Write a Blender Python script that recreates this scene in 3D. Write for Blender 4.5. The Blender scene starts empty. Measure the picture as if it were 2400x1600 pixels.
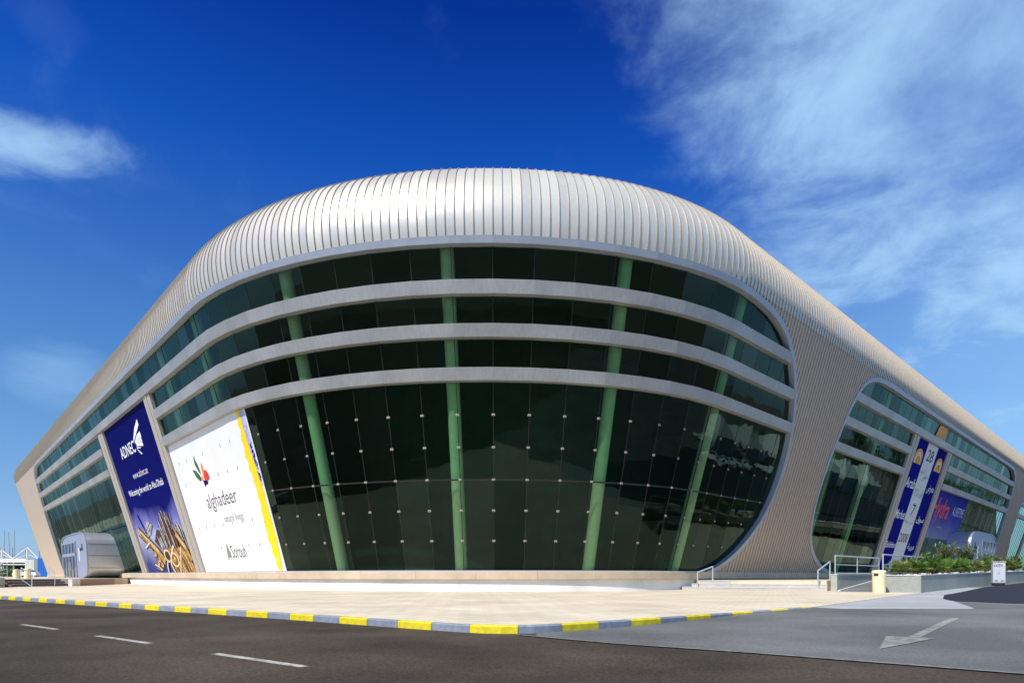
import bpy, bmesh, math, random
import numpy as np
from mathutils import Vector, Matrix
random.seed(7)
C = bpy.context.scene.collection
R = math.radians

# ------------------------------------------------------------------ camera, sky, sun, exposure
scn = bpy.context.scene
cam = bpy.data.objects.new('camera', bpy.data.cameras.new('camera')); C.objects.link(cam)
cam.location = (0, 0, 0.9); cam.rotation_euler = (R(90), 0, 0)
cam.data.sensor_width = 36; cam.data.lens = 1460/2400*36
cam.data.shift_y = (1348.4-800)/2400
cam.data.clip_start = .05; cam.data.clip_end = 6000
scn.camera = cam
scn.view_settings.view_transform = 'Standard'; scn.view_settings.look = 'None'
scn.view_settings.exposure = 0.1; scn.view_settings.gamma = 1

SUN_EL, SUN_AZ = R(47), R(180+39)          # azimuth measured clockwise from +Y : behind the camera, to the left
sd = bpy.data.lights.new('sun', 'SUN'); sd.energy = 5.0; sd.angle = R(.5); sd.color = (1, .95, .86)
sun = bpy.data.objects.new('sun', sd); C.objects.link(sun)
sv = Vector((math.sin(SUN_AZ)*math.cos(SUN_EL), math.cos(SUN_AZ)*math.cos(SUN_EL), math.sin(SUN_EL)))
sun.rotation_euler = sv.to_track_quat('Z', 'Y').to_euler(); sun.location = sv*100

W = bpy.data.worlds.new('World'); scn.world = W; W.use_nodes = True
nt = W.node_tree; nt.nodes.clear()
def wn(t, **k):
    n = nt.nodes.new(t)
    for a, b in k.items(): setattr(n, a, b)
    return n
def wl(a, b): nt.links.new(a, b)
def wm(op, a, b=None, c=None, clamp=False):
    n = wn('ShaderNodeMath', operation=op); n.use_clamp = clamp
    for i, v in enumerate((a, b, c)):
        if v is None: continue
        if isinstance(v, (int, float)): n.inputs[i].default_value = v
        else: wl(v, n.inputs[i])
    return n.outputs[0]
def wstep(x, lo, hi):
    n = wn('ShaderNodeMapRange', interpolation_type='SMOOTHSTEP'); wl(x, n.inputs[0])
    n.inputs[1].default_value = lo; n.inputs[2].default_value = hi; return n.outputs[0]
sky = wn('ShaderNodeTexSky', sky_type='NISHITA', sun_disc=False)
sky.sun_elevation = SUN_EL; sky.sun_rotation = SUN_AZ; sky.air_density = 1.0; sky.dust_density = .6; sky.ozone_density = 1.6
tc = wn('ShaderNodeTexCoord'); sx = wn('ShaderNodeSeparateXYZ'); wl(tc.outputs['Generated'], sx.inputs[0])
X, Y, Z = sx.outputs
az = wm('MULTIPLY', wm('ARCTAN2', X, Y), 57.2958)
el = wm('MULTIPLY', wm('ARCSINE', Z), 57.2958)
pl = wn('ShaderNodeCombineXYZ'); den = wm('ADD', wm('ABSOLUTE', Z), .18)
wl(wm('DIVIDE', X, den), pl.inputs[0]); wl(wm('DIVIDE', Y, den), pl.inputs[1])
def wnoise(vec, scale, detail, rough, dist=0, loc=(0, 0, 0), stretch=(1, 1, 1), rot=0):
    m = wn('ShaderNodeMapping'); wl(vec, m.inputs[0]); m.inputs['Location'].default_value = loc
    m.inputs['Scale'].default_value = stretch; m.inputs['Rotation'].default_value = (0, 0, rot)
    n = wn('ShaderNodeTexNoise'); wl(m.outputs[0], n.inputs['Vector'])
    n.inputs['Scale'].default_value = scale; n.inputs['Detail'].default_value = detail
    n.inputs['Roughness'].default_value = rough; n.inputs['Distortion'].default_value = dist
    return n.outputs[0]
# slide-film sky: the raw sky is deepened with height, the way a polariser does it
mr = wn('ShaderNodeMapRange'); wl(el, mr.inputs[0]); mr.inputs[1].default_value = 0; mr.inputs[2].default_value = 90
rmp = wn('ShaderNodeValToRGB'); E_ = rmp.color_ramp.elements; wl(mr.outputs[0], rmp.inputs[0])
for i, (d, c) in enumerate(((0, (.62, .92, 1.7)), (6, (.60, .87, 1.25)), (13, (.58, .93, 1.30)), (20, (.42, .87, 1.42)), (33, (.07, .50, 1.52)), (42, (.022, .235, 1.12)), (54, (.14, .33, .85)), (72, (.48, .64, .85)))):
    e = E_[i] if i < 2 else E_.new(d/90); e.position = d/90; e.color = tuple(v/2 for v in c)+(1,)
tm = wn('ShaderNodeMix', data_type='RGBA', blend_type='MULTIPLY'); tm.inputs[0].default_value = 1; wl(sky.outputs[0], tm.inputs[6]); wl(rmp.outputs[0], tm.inputs[7])
cmb = wn('ShaderNodeVectorMath', operation='SCALE'); wl(tm.outputs[2], cmb.inputs[0]); cmb.inputs['Scale'].default_value = 2
n1 = wnoise(pl.outputs[0], 1.0, 7, .55, .15, (3.1, .4, 0))
n2 = wnoise(pl.outputs[0], 4.2, 12, .60, .3, (1.7, 2.2, 0), (1, .95, 1), .4)
fb = wm('ADD', wm('MULTIPLY', n1, .5), wm('MULTIPLY', n2, .5))
# cirrus bank to the right
edge = wm('ADD', wm('ADD', az, wm('MULTIPLY', wm('SUBTRACT', el, 28), .10)), wm('MULTIPLY', wm('SUBTRACT', fb, .5), 55))
right = wm('MULTIPLY', wstep(edge, 13, 31), wstep(wm('ADD', el, wm('MULTIPLY', wm('SUBTRACT', fb, .5), 60)), 4, 27))
streak = wm('MULTIPLY_ADD', wstep(fb, .36, .62), .62, .38)
right = wm('MULTIPLY', wm('MULTIPLY', right, streak), .88)
# small cloud to the left
dx = wm('DIVIDE', wm('ADD', az, 41.0), 9.0); dy = wm('DIVIDE', wm('SUBTRACT', wm('ADD', el, wm('MULTIPLY', wm('ADD', az, 37.0), -.23)), 28.84), 2.1)
dd = wm('ADD', wm('MULTIPLY', dx, dx), wm('MULTIPLY', dy, dy))
left = wstep(wm('ADD', wm('SUBTRACT', 1.0, dd), wm('MULTIPLY', wm('SUBTRACT', n2, .5), 3.6)), -.25, 1.5)
dx2 = wm('DIVIDE', wm('ADD', az, 35.5), 4.0); dy2 = wm('DIVIDE', wm('SUBTRACT', el, 14.5), 2.6)
left2 = wm('MULTIPLY', wstep(wm('ADD', wm('SUBTRACT', 1.0, wm('ADD', wm('MULTIPLY', dx2, dx2), wm('MULTIPLY', dy2, dy2))), wm('MULTIPLY', wm('SUBTRACT', n2, .5), 2.0)), -.3, 1.6), .35)
dx3 = wm('DIVIDE', wm('ADD', az, 36.5), 3.2); dy3 = wm('DIVIDE', wm('SUBTRACT', el, 35.3), 1.8)
left3 = wm('MULTIPLY', wstep(wm('ADD', wm('SUBTRACT', 1.0, wm('ADD', wm('MULTIPLY', dx3, dx3), wm('MULTIPLY', dy3, dy3))), wm('MULTIPLY', wm('SUBTRACT', n2, .5), 3.0)), 0, 1.8), .05)
veil = wm('MULTIPLY', wm('MULTIPLY', wstep(az, 14, 42), wstep(el, 1, 9)), wm('MULTIPLY_ADD', fb, .5, .12))
thin = wm('MULTIPLY', wstep(fb, .54, .8), .16)
cl = wm('MAXIMUM', wm('MAXIMUM', wm('MAXIMUM', right, veil), wm('MULTIPLY', left, .8)), wm('MAXIMUM', wm('MAXIMUM', left2, left3), thin), clamp=True)
mx = wn('ShaderNodeMix', data_type='RGBA'); wl(cl, mx.inputs[0]); wl(cmb.outputs[0], mx.inputs[6])
mx.inputs[7].default_value = (4.0, 6.5, 9.3, 1)
bg = wn('ShaderNodeBackground'); wl(mx.outputs[2], bg.inputs[0]); bg.inputs[1].default_value = .1
wo = wn('ShaderNodeOutputWorld'); wl(bg.outputs[0], wo.inputs[0])

# ------------------------------------------------------------------ materials
def mat(name, col, rough=.6, metal=0, var=.12, scale=3, bump=0, bscale=None, spec=.5, stretch=(1, 1, 1), detail=5, col2=None, coat=0, dirt=0):
    m = bpy.data.materials.new(name); m.use_nodes = True; t = m.node_tree; b = t.nodes['Principled BSDF']
    b.inputs['Roughness'].default_value = rough; b.inputs['Metallic'].default_value = metal
    b.inputs['Specular IOR Level'].default_value = spec; b.inputs['Coat Weight'].default_value = coat
    tc = t.nodes.new('ShaderNodeTexCoord'); mp = t.nodes.new('ShaderNodeMapping'); mp.inputs['Scale'].default_value = stretch
    t.links.new(tc.outputs['Object'], mp.inputs[0])
    n = t.nodes.new('ShaderNodeTexNoise'); n.inputs['Scale'].default_value = scale; n.inputs['Detail'].default_value = detail; n.inputs['Roughness'].default_value = .65
    t.links.new(mp.outputs[0], n.inputs['Vector'])
    r = t.nodes.new('ShaderNodeValToRGB'); r.color_ramp.elements[0].position = .3; r.color_ramp.elements[1].position = .7
    c2 = col2 or tuple(min(1, c*(1+var)) for c in col); c1 = tuple(c*(1-var) for c in col) if not col2 else col
    r.color_ramp.elements[0].color = (*c1, 1); r.color_ramp.elements[1].color = (*c2, 1)
    t.links.new(n.outputs[0], r.inputs[0])
    out = r.outputs[0]
    if dirt:
        n3 = t.nodes.new('ShaderNodeTexNoise'); n3.inputs['Scale'].default_value = .35; n3.inputs['Detail'].default_value = 6
        t.links.new(tc.outputs['Object'], n3.inputs['Vector'])
        r3 = t.nodes.new('ShaderNodeValToRGB'); r3.color_ramp.elements[0].position = .38; r3.color_ramp.elements[1].position = .66
        r3.color_ramp.elements[0].color = (1-dirt,)*3+(1,); r3.color_ramp.elements[1].color = (1, 1, 1, 1)
        t.links.new(n3.outputs[0], r3.inputs[0])
        mu = t.nodes.new('ShaderNodeMix'); mu.data_type = 'RGBA'; mu.blend_type = 'MULTIPLY'; mu.inputs[0].default_value = 1
        t.links.new(out, mu.inputs[6]); t.links.new(r3.outputs[0], mu.inputs[7]); out = mu.outputs[2]
    t.links.new(out, b.inputs['Base Color'])
    if bump:
        n2 = t.nodes.new('ShaderNodeTexNoise'); n2.inputs['Scale'].default_value = bscale or scale*6; n2.inputs['Detail'].default_value = 4
        t.links.new(mp.outputs[0], n2.inputs['Vector'])
        bp = t.nodes.new('ShaderNodeBump'); bp.inputs['Strength'].default_value = bump; bp.inputs['Distance'].default_value = .02
        t.links.new(n2.outputs[0], bp.inputs['Height']); t.links.new(bp.outputs[0], b.inputs['Normal'])
    return m

def glassmat(name, tint, gl, bump=.05, k=1.0):
    m = bpy.data.materials.new(name); m.use_nodes = True; t = m.node_tree; t.nodes.clear()
    o = t.nodes.new('ShaderNodeOutputMaterial'); mixs = t.nodes.new('ShaderNodeMixShader')
    tr = t.nodes.new('ShaderNodeBsdfTransparent'); tr.inputs[0].default_value = (*tint, 1)
    g = t.nodes.new('ShaderNodeBsdfGlossy'); g.inputs[0].default_value = (*gl, 1); g.inputs['Roughness'].default_value = .004
    f = t.nodes.new('ShaderNodeFresnel'); f.inputs[0].default_value = 1.5
    mu = t.nodes.new('ShaderNodeMath'); mu.operation = 'MULTIPLY'; mu.inputs[1].default_value = k; mu.use_clamp = True
    t.links.new(f.outputs[0], mu.inputs[0]); t.links.new(mu.outputs[0], mixs.inputs[0])
    tc = t.nodes.new('ShaderNodeTexCoord'); n = t.nodes.new('ShaderNodeTexNoise'); n.inputs['Scale'].default_value = .55; n.inputs['Detail'].default_value = 1.5
    t.links.new(tc.outputs['Object'], n.inputs['Vector'])
    bp = t.nodes.new('ShaderNodeBump'); bp.inputs['Strength'].default_value = bump; bp.inputs['Distance'].default_value = .15
    t.links.new(n.outputs[0], bp.inputs['Height']); t.links.new(bp.outputs[0], g.inputs['Normal'])
    t.links.new(tr.outputs[0], mixs.inputs[1]); t.links.new(g.outputs[0], mixs.inputs[2]); t.links.new(mixs.outputs[0], o.inputs[0])
    return m

def brickmat(name, c1, c2, mortar, bw, bh, rough=.85, ang=0, msize=.012):
    m = mat(name, c1, rough); t = m.node_tree; b = t.nodes['Principled BSDF']
    tc = t.nodes.new('ShaderNodeTexCoord'); mp = t.nodes.new('ShaderNodeMapping'); mp.inputs['Rotation'].default_value = (0, 0, ang)
    t.links.new(tc.outputs['Object'], mp.inputs[0])
    br = t.nodes.new('ShaderNodeTexBrick'); br.inputs['Scale'].default_value = 1
    br.inputs['Color1'].default_value = (*c1, 1); br.inputs['Color2'].default_value = (*c2, 1); br.inputs['Mortar'].default_value = (*mortar, 1)
    br.inputs['Brick Width'].default_value = bw; br.inputs['Row Height'].default_value = bh; br.inputs['Mortar Size'].default_value = msize
    t.links.new(mp.outputs[0], br.inputs['Vector'])
    n = t.nodes.new('ShaderNodeTexNoise'); n.inputs['Scale'].default_value = .4; n.inputs['Detail'].default_value = 8; t.links.new(tc.outputs['Object'], n.inputs['Vector'])
    r = t.nodes.new('ShaderNodeValToRGB'); r.color_ramp.elements[0].position = .3; r.color_ramp.elements[1].position = .68
    r.color_ramp.elements[0].color = (.76, .74, .71, 1); r.color_ramp.elements[1].color = (1, 1, 1, 1); t.links.new(n.outputs[0], r.inputs[0])
    mu = t.nodes.new('ShaderNodeMix'); mu.data_type = 'RGBA'; mu.blend_type = 'MULTIPLY'; mu.inputs[0].default_value = 1
    t.links.new(br.outputs[0], mu.inputs[6]); t.links.new(r.outputs[0], mu.inputs[7]); t.links.new(mu.outputs[2], b.inputs['Base Color'])
    return m

M = {}
M['clad'] = mat('clad', (.665, .625, .55), .43, .4, .05, 14, .04, 60, stretch=(1, 1, .15))
M['seam'] = mat('seam', (.40, .345, .28), .5, .4, .1, 5)
M['ribshade'] = mat('ribshade', (.42, .33, .25), .6, .2, .1, 5)  # pier tone darkened: groove shade put into the colour
M['pier'] = mat('pier', (.60, .485, .375), .42, .35, .06, 10, .03, 50, stretch=(1, 1, .2))
M['trim'] = mat('trim', (.40, .43, .49), .42, .35, .06, 2, .02, 80, dirt=.08)
M['band'] = mat('band', (.44, .435, .425), .42, .4, .10, 3, .03, 60, stretch=(2.5, 2.5, .3), dirt=.18)
for i_, f_ in enumerate((.95, 1.04)):
    M['band%d' % i_] = mat('band%d' % i_, (.44*f_, .435*f_, .425*f_), .42, .4, .10, 3, .03, 60, stretch=(2.5, 2.5, .3), dirt=.18)
    M['clad%d' % i_] = mat('clad%d' % i_, (.665*f_, .625*f_, .55*f_), .43+.05*(i_*2-1), .4, .05, 14, .04, 60, stretch=(1, 1, .15))
M['pil'] = mat('pil', (.46, .42, .37), .55, .2, .08, 4, stretch=(1, 1, .2))
M['glass'] = glassmat('glass', (.60, .80, .62), (.54, .82, .70), .06, .78)
M['glassb'] = glassmat('glassb', (.47, .74, .54), (.50, .76, .66), .09, .62)
M['glassc'] = glassmat('glassc', (.54, .82, .60), (.62, .86, .76), .05, .95)
M['joint'] = mat('joint', (.012, .014, .014), .5)
M['column'] = mat('column', (.78, .78, .60), .6, 0, .05, 2)
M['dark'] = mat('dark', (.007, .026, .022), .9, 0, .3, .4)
M['steel'] = mat('steel', (.30, .25, .20), .5, .3, .08, 6)
M['ledge'] = mat('ledge', (.56, .44, .31), .7, 0, .1, 1.2, .1, 40, dirt=.15)
M['plinth'] = mat('plinth', (.80, .79, .75), .8, 0, .05, .8, .08, 30, dirt=.14)
M['paver'] = brickmat('paver', (.73, .62, .45), (.78, .67, .50), (.44, .37, .27), .8, .4, .85, .72, .016)
M['asphalt'] = mat('asphalt', (.034, .025, .018), .85, 0, .3, 34, .8, 90, spec=.2, col2=(.16, .123, .088), dirt=.5, detail=9)
M['apron'] = mat('apron', (.11, .11, .108), .85, 0, .3, 34, .6, 90, spec=.25, col2=(.26, .255, .245), dirt=.36, detail=9)
M['concrete'] = mat('concrete', (.42, .42, .42), .85, 0, .12, 4, .2, 60, dirt=.2)
M['shadow_asphalt'] = mat('shadow_asphalt', (.014, .015, .024), .85, 0, .3, 34, .6, 90, spec=.25, col2=(.034, .035, .052), detail=9)  # asphalt colour darkened to stand in for a cast shadow
M['sand'] = mat('sand', (.20, .165, .12), .95, 0, .25, .12, 0, col2=(.09, .08, .065))
M['yellow'] = mat('yellow', (.62, .47, .02), .65, 0, .07, 7, .2, 50, dirt=.2, col2=(.93, .76, .005), detail=9)
M['kgrey'] = mat('kgrey', (.20, .22, .26), .75, 0, .12, 7, .2, 50, dirt=.25, col2=(.31, .35, .42), detail=9)
M['paint'] = mat('paint', (.16, .14, .12), .8, 0, .2, 9, .2, 60, dirt=.3, col2=(.70, .67, .58), detail=9)
M['oldpaint'] = mat('oldpaint', (.13, .13, .12), .8, 0, .25, 7, .2, 60, dirt=.25, col2=(.44, .45, .38), detail=9)
M['blue'] = mat('blue', (.003, .006, .12), .8, 0, .08, .5, spec=.03)
M['rblue'] = mat('rblue', (.004, .006, .20), .8, 0, .08, .5, spec=.03)
M['white'] = mat('white', (.82, .84, .86), .6, 0, .03, .6, .25, .9, dirt=.04)
M['lilac'] = mat('lilac', (.45, .47, .80), .5, 0, .25, 3)
M['offwhite'] = mat('offwhite', (.66, .68, .72), .5, 0, .05, .8)
M['ink'] = mat('ink', (.02, .018, .02), .6)
M['brown'] = mat('brown', (.07, .028, .018), .6)
M['greyink'] = mat('greyink', (.25, .23, .21), .6)
M['red'] = mat('red', (.70, .02, .015), .5)
M['orange'] = mat('orange', (.80, .30, .02), .5, 0, .2, 1)
M['yprint'] = mat('yprint', (.92, .66, .0), .5, 0, .06, .4)
M['gold'] = mat('gold', (.22, .08, .012), .6, 0, .6, 2.6, col2=(.80, .50, .13), spec=.1)
M['gold2'] = mat('gold2', (.08, .025, .008), .6, 0, .5, 3.5, col2=(.45, .20, .04), spec=.1)
M['silver'] = mat('silver', (.12, .13, .17), .6, 0, .3, 3, col2=(.62, .64, .70), spec=.1)
M['umber'] = mat('umber', (.02, .012, .01), .6, 0, .5, 4, col2=(.11, .065, .045), spec=.1)
M['leafg'] = mat('leafg', (.03, .12, .03), .6, 0, .4, 1)
M['stone'] = mat('stone', (.50, .46, .43), .8, 0, .12, 3, .1, 40, dirt=.2)
M['wallst'] = mat('wallst', (.36, .37, .33), .85, 0, .1, 5, .25, 90, dirt=.15)
M['coping'] = mat('coping', (.58, .57, .53), .8, 0, .1, 4)
M['rbrown'] = mat('rbrown', (.36, .25, .19), .8, 0, .12, 3, .1, 40)
M['slab'] = mat('slab', (.66, .56, .40), .8, 0, .08, 1.5, .1, 40, dirt=.15)
M['stepb'] = mat('stepb', (.13, .09, .08), .8, 0, .15, 3)
M['rail'] = mat('rail', (.66, .70, .74), .3, .6, .04, 4)
M['cream'] = mat('cream', (.84, .74, .46), .55, 0, .06, 3, dirt=.12)
M['podmet'] = mat('podmet', (.55, .56, .60), .36, .6, .05, 20, .02, 90, stretch=(1, 1, .2))
M['podface'] = mat('podface', (.33, .37, .49), .4, .4, .06, 3)
M['dglass'] = mat('dglass', (.012, .022, .04), .12, 0, .3, .8, spec=.4)
M['cab'] = mat('cab', (.60, .63, .67), .5, 0, .05, 4, dirt=.2)
M['soil'] = mat('soil', (.26, .2, .14), .95, 0, .25, 8, .4, 30)
M['rock'] = mat('rock', (.60, .57, .52), .85, 0, .2, 8, .2, 40)
M['palm'] = mat('palm', (.05, .12, .012), .5, 0, .4, 2.5, col2=(.18, .30, .045))
M['palmy'] = mat('palmy', (.12, .17, .035), .5, 0, .4, 2.5, col2=(.24, .28, .07))
M['ole'] = mat('ole', (.045, .10, .035), .5, 0, .4, 2.5, col2=(.20, .31, .09))
M['stem'] = mat('stem', (.14, .09, .05), .8)
M['petal'] = mat('petal', (.75, .05, .08), .5, 0, .3, 6, col2=(.85, .18, .2))
M['canvas'] = mat('canvas', (.66, .66, .64), .6, 0, .04, 2)
M['carw'] = mat('carw', (.80, .81, .82), .25, 0, .03, 1, coat=.6)
M['carg'] = mat('carg', (.30, .32, .34), .25, .3, .03, 1, coat=.6)
M['tyre'] = mat('tyre', (.02, .02, .02), .9)
M['boxblue'] = mat('boxblue', (.01, .13, .48), .6)
M['pole'] = mat('pole', (.30, .32, .34), .5, .3)
M['endw'] = mat('endw', (.52, .45, .36), .5, .4, .06, 3)

def gradmat(name, stops, z0, z1, rough=.6):
    m = mat(name, stops[0][1], .8, spec=.03); t = m.node_tree; b = t.nodes['Principled BSDF']
    tc = t.nodes.new('ShaderNodeTexCoord'); s = t.nodes.new('ShaderNodeSeparateXYZ'); t.links.new(tc.outputs['Object'], s.inputs[0])
    mr = t.nodes.new('ShaderNodeMapRange'); mr.inputs[1].default_value = z0; mr.inputs[2].default_value = z1; t.links.new(s.outputs[2], mr.inputs[0])
    n = t.nodes.new('ShaderNodeTexNoise'); n.inputs['Scale'].default_value = .25; n.inputs['Detail'].default_value = 4; t.links.new(tc.outputs['Object'], n.inputs['Vector'])
    ad = t.nodes.new('ShaderNodeMath'); ad.operation = 'MULTIPLY_ADD'; ad.inputs[1].default_value = .22; t.links.new(n.outputs[0], ad.inputs[0]); t.links.new(mr.outputs[0], ad.inputs[2])
    r = t.nodes.new('ShaderNodeValToRGB'); el = r.color_ramp.elements
    el[0].position = stops[0][0]; el[0].color = (*stops[0][1], 1); el[1].position = stops[-1][0]; el[1].color = (*stops[-1][1], 1)
    for p, c in stops[1:-1]:
        e = el.new(p); e.color = (*c, 1)
    t.links.new(ad.outputs[0], r.inputs[0]); t.links.new(r.outputs[0], b.inputs['Base Color'])
    return m
# printed artwork: pale sky above a skyline fading up to navy (printed on the sheet)
M['adprint'] = gradmat('adprint', [(.0, (.02, .025, .10)), (.24, (.06, .07, .22)), (.42, (.40, .42, .58)), (.52, (.16, .17, .45)), (.64, (.003, .005, .12)), (1, (.002, .004, .10))], .0, 14.0)
M['hydprint'] = gradmat('hydprint', [(.0, (.26, .28, .46)), (.5, (.06, .065, .34)), (1, (.012, .015, .26))], 5.5, 13.0)

# ------------------------------------------------------------------ mesh helpers
class MB:
    def __init__(s): s.v = []; s.f = []; s.m = []; s.sm = []
    def add(s, pts, faces, mi=0, smooth=False):
        o = len(s.v); s.v += [tuple(float(c) for c in p) for p in pts]
        for f in faces: s.f.append([o+i for i in f]); s.m.append(mi); s.sm.append(smooth)
    def rings(s, rings, closed=True, caps=True, mi=0, smooth=False):
        n = len(rings[0]); pts = [p for r in rings for p in r]; F = []
        for i in range(len(rings)-1):
            for j in range(n if closed else n-1):
                k = (j+1) % n; F.append((i*n+j, i*n+k, (i+1)*n+k, (i+1)*n+j))
        s.add(pts, F, mi, smooth)
        if caps and closed:
            s.add(rings[0], [tuple(range(n))[::-1]], mi); s.add(rings[-1], [tuple(range(n))], mi)
    def box(s, c, d, mi=0, rot=0, bev=0):
        x, y, z = (q/2 for q in d); ca, sa = math.cos(rot), math.sin(rot)
        def T(a, b, e): return (c[0]+a*ca-b*sa, c[1]+a*sa+b*ca, c[2]+e)
        if bev:
            b = bev
            def ring(e, k): return [T(sx*(x-(b if i else 0)-k), sy*(y-(0 if i else b)-k), e) for sx, sy, i in ((-1, -1, 1), (1, -1, 1), (1, -1, 0), (1, 1, 0), (1, 1, 1), (-1, 1, 1), (-1, 1, 0), (-1, -1, 0))]
            s.rings([ring(-z, b*.6), ring(-z+b, 0), ring(z-b, 0), ring(z, b*.6)], mi=mi)
        else:
            s.rings([[T(-x, -y, e), T(x, -y, e), T(x, y, e), T(-x, y, e)] for e in (-z, z)], mi=mi)
    def tube(s, pts, r, n=8, mi=0, smooth=True):
        pts = [Vector(p) for p in pts]; rs = r if isinstance(r, (list, tuple)) else [r]*len(pts); rr = []
        for i, p in enumerate(pts):
            d = (pts[min(i+1, len(pts)-1)]-pts[max(i-1, 0)]).normalized()
            a = d.cross(Vector((0, 0, 1)) if abs(d.z) < .9 else Vector((1, 0, 0))).normalized(); b = d.cross(a)
            rr.append([p+(a*math.cos(2*math.pi*k/n)+b*math.sin(2*math.pi*k/n))*rs[i] for k in range(n)])
        s.rings(rr, mi=mi, smooth=smooth)
    def lathe(s, c, prof, n=20, mi=0, smooth=True):
        s.rings([[(c[0]+r*math.cos(2*math.pi*k/n), c[1]+r*math.sin(2*math.pi*k/n), c[2]+z) for k in range(n)] for r, z in prof], mi=mi, smooth=smooth)
    def build(s, name, mats, parent=None, loc=None, recalc=True):
        if not isinstance(mats, (list, tuple)): mats = [mats]
        me = bpy.data.meshes.new(name); me.from_pydata(s.v, [], s.f)
        for m in mats: me.materials.append(M[m] if isinstance(m, str) else m)
        me.polygons.foreach_set('material_index', s.m); me.polygons.foreach_set('use_smooth', s.sm)
        if recalc: bm = bmesh.new(); bm.from_mesh(me); bmesh.ops.recalc_face_normals(bm, faces=bm.faces); bm.to_mesh(me); bm.free()
        o = bpy.data.objects.new(name, me); C.objects.link(o)
        if parent: o.parent = parent
        if loc: o.location = loc
        return o
def tag(o, label, cat, group=None):
    o['label'] = label; o['category'] = cat
    if group: o['group'] = group
    return o
def thing(name, label, cat, loc=(0, 0, 0), rz=0, group=None):
    o = bpy.data.objects.new(name, None); C.objects.link(o); o.location = loc; o.rotation_euler = (0, 0, rz); o.empty_display_size = .3
    return tag(o, label, cat, group)
def struct(o, kind='structure'): o['kind'] = kind; return o
def copy_tree(o, loc, rz=0, scale=None, label=None):
    r = o.copy(); C.objects.link(r); r.location = loc; r.rotation_euler = (0, 0, rz)
    if scale: r.scale = (scale,)*3
    if label: r['label'] = label
    for ch in list(o.children):
        c = ch.copy(); C.objects.link(c); c.parent = r
        for g in list(ch.children):
            d = g.copy(); C.objects.link(d); d.parent = c
    return r

# ------------------------------------------------------------------ facade geometry: rounded corner in plan, leaning outwards
OX, OY, R0, PA, PW, TH0 = -1.44695, 54.64401, 18.94286, -.1943, -.4005, .0156
A0, A1 = -2.387035599, -.815921559
K, Z0 = .29, 1.204
_u = np.linspace(-1, 1, 161); _ph = A0+(_u+1)/2*(A1-A0); _du = (A1-A0)/160
_Rf = R0*(1+PA*_u+PW*(_u*_u-1/3)); _T = np.stack([-np.sin(_ph), np.cos(_ph)], 1); _N = np.stack([np.cos(_ph), np.sin(_ph)], 1)
_seg = (_Rf[1:]+_Rf[:-1])/2*_du
_C = np.concatenate([[[0, 0]], np.cumsum(_seg[:, None]*(_T[1:]+_T[:-1])/2, 0)])
_B = np.array([OX, OY])+R0*_N[80]-_C[80]+_C
_sl = np.concatenate([[0], np.cumsum(_seg)]); _sl = _sl-np.interp(-np.pi/2+TH0, _ph, _sl)
SL, SR = float(_sl[0]), float(_sl[-1])
def ref(s):
    if s <= SL: return _B[0]+_T[0]*(s-SL), _N[0]
    if s >= SR: return _B[-1]+_T[-1]*(s-SR), _N[-1]
    a = np.interp(s, _sl, _ph); return np.array([np.interp(s, _sl, _B[:, 0]), np.interp(s, _sl, _B[:, 1])]), np.array([np.cos(a), np.sin(a)])
def Q(s, r, z):                 # point at offset r from the base curve
    b, n = ref(s); return (b[0]+n[0]*r, b[1]+n[1]*r, z)
def S(s, z, e=0): return Q(s, K*(z-Z0)+e, z)
def frange(a, b, st):
    n = max(1, int(round((b-a)/st))); return [a+(b-a)*i/n for i in range(n+1)]
PANE = [1.76*i for i in range(-8, 8)]
while PANE[0] > -103: PANE.insert(0, PANE[0]-1.86)
while PANE[-1] < 165: PANE.append(PANE[-1]+1.86)
def pane_s(a, b): return [a]+[s for s in PANE if a+.3 < s < b-.3]+[b]
def sarc(a, b, st=2.0):         # sample positions: fine on the bend, coarse on the straights
    L = [a]
    while L[-1] < b-1e-6: L.append(min(b, L[-1]+(st if (SL-2 < L[-1] < SR+2) else st*2)))
    return L

hall = thing('exhibition_hall', 'huge silver exhibition hall with a rounded ribbed corner and green glass', 'building', (0, 0, 0))

ZF, ZFT, ZS, RHO = 17.40, 17.74, 17.89, 3.76
BANDS = [(15.20, 15.84), (13.22, 13.85), (11.17, 11.80)]
ROWS = [(15.62, 17.70), (13.66, 15.34), (11.62, 13.36)]
END_L, END_R = -121.0, 172.0

# --- bullnose roof
a_ = math.atan(K); rs_ = K*(ZS-Z0); cr, cz = rs_-RHO*math.cos(a_), ZS+RHO*math.sin(a_)
prof = [(K*(ZFT-Z0), ZFT)]+[(cr+RHO*math.cos(t), cz+RHO*math.sin(t)) for t in np.linspace(-a_, math.pi/2-.06, 26)]+[(-2.5, cz+RHO+.10), (-6.0, cz+RHO+.22)]
rib_s = []
s = END_L
while s < END_R:
    rib_s.append(s); s += .385 if SL < s < SR else .43
roof = MB()
_L = [[Q(s, r, z) for r, z in prof] for s in rib_s]
for i in range(len(_L)-1): roof.rings(_L[i:i+2], closed=False, caps=False, smooth=True, mi=random.choice((0, 0, 0, 2, 3)))
nrm = [(math.cos(a_), -math.sin(a_))]+[(math.cos(t), math.sin(t)) for t in np.linspace(-a_, math.pi/2-.06, 26)]+[(0, 1), (0, 1)]
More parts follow.
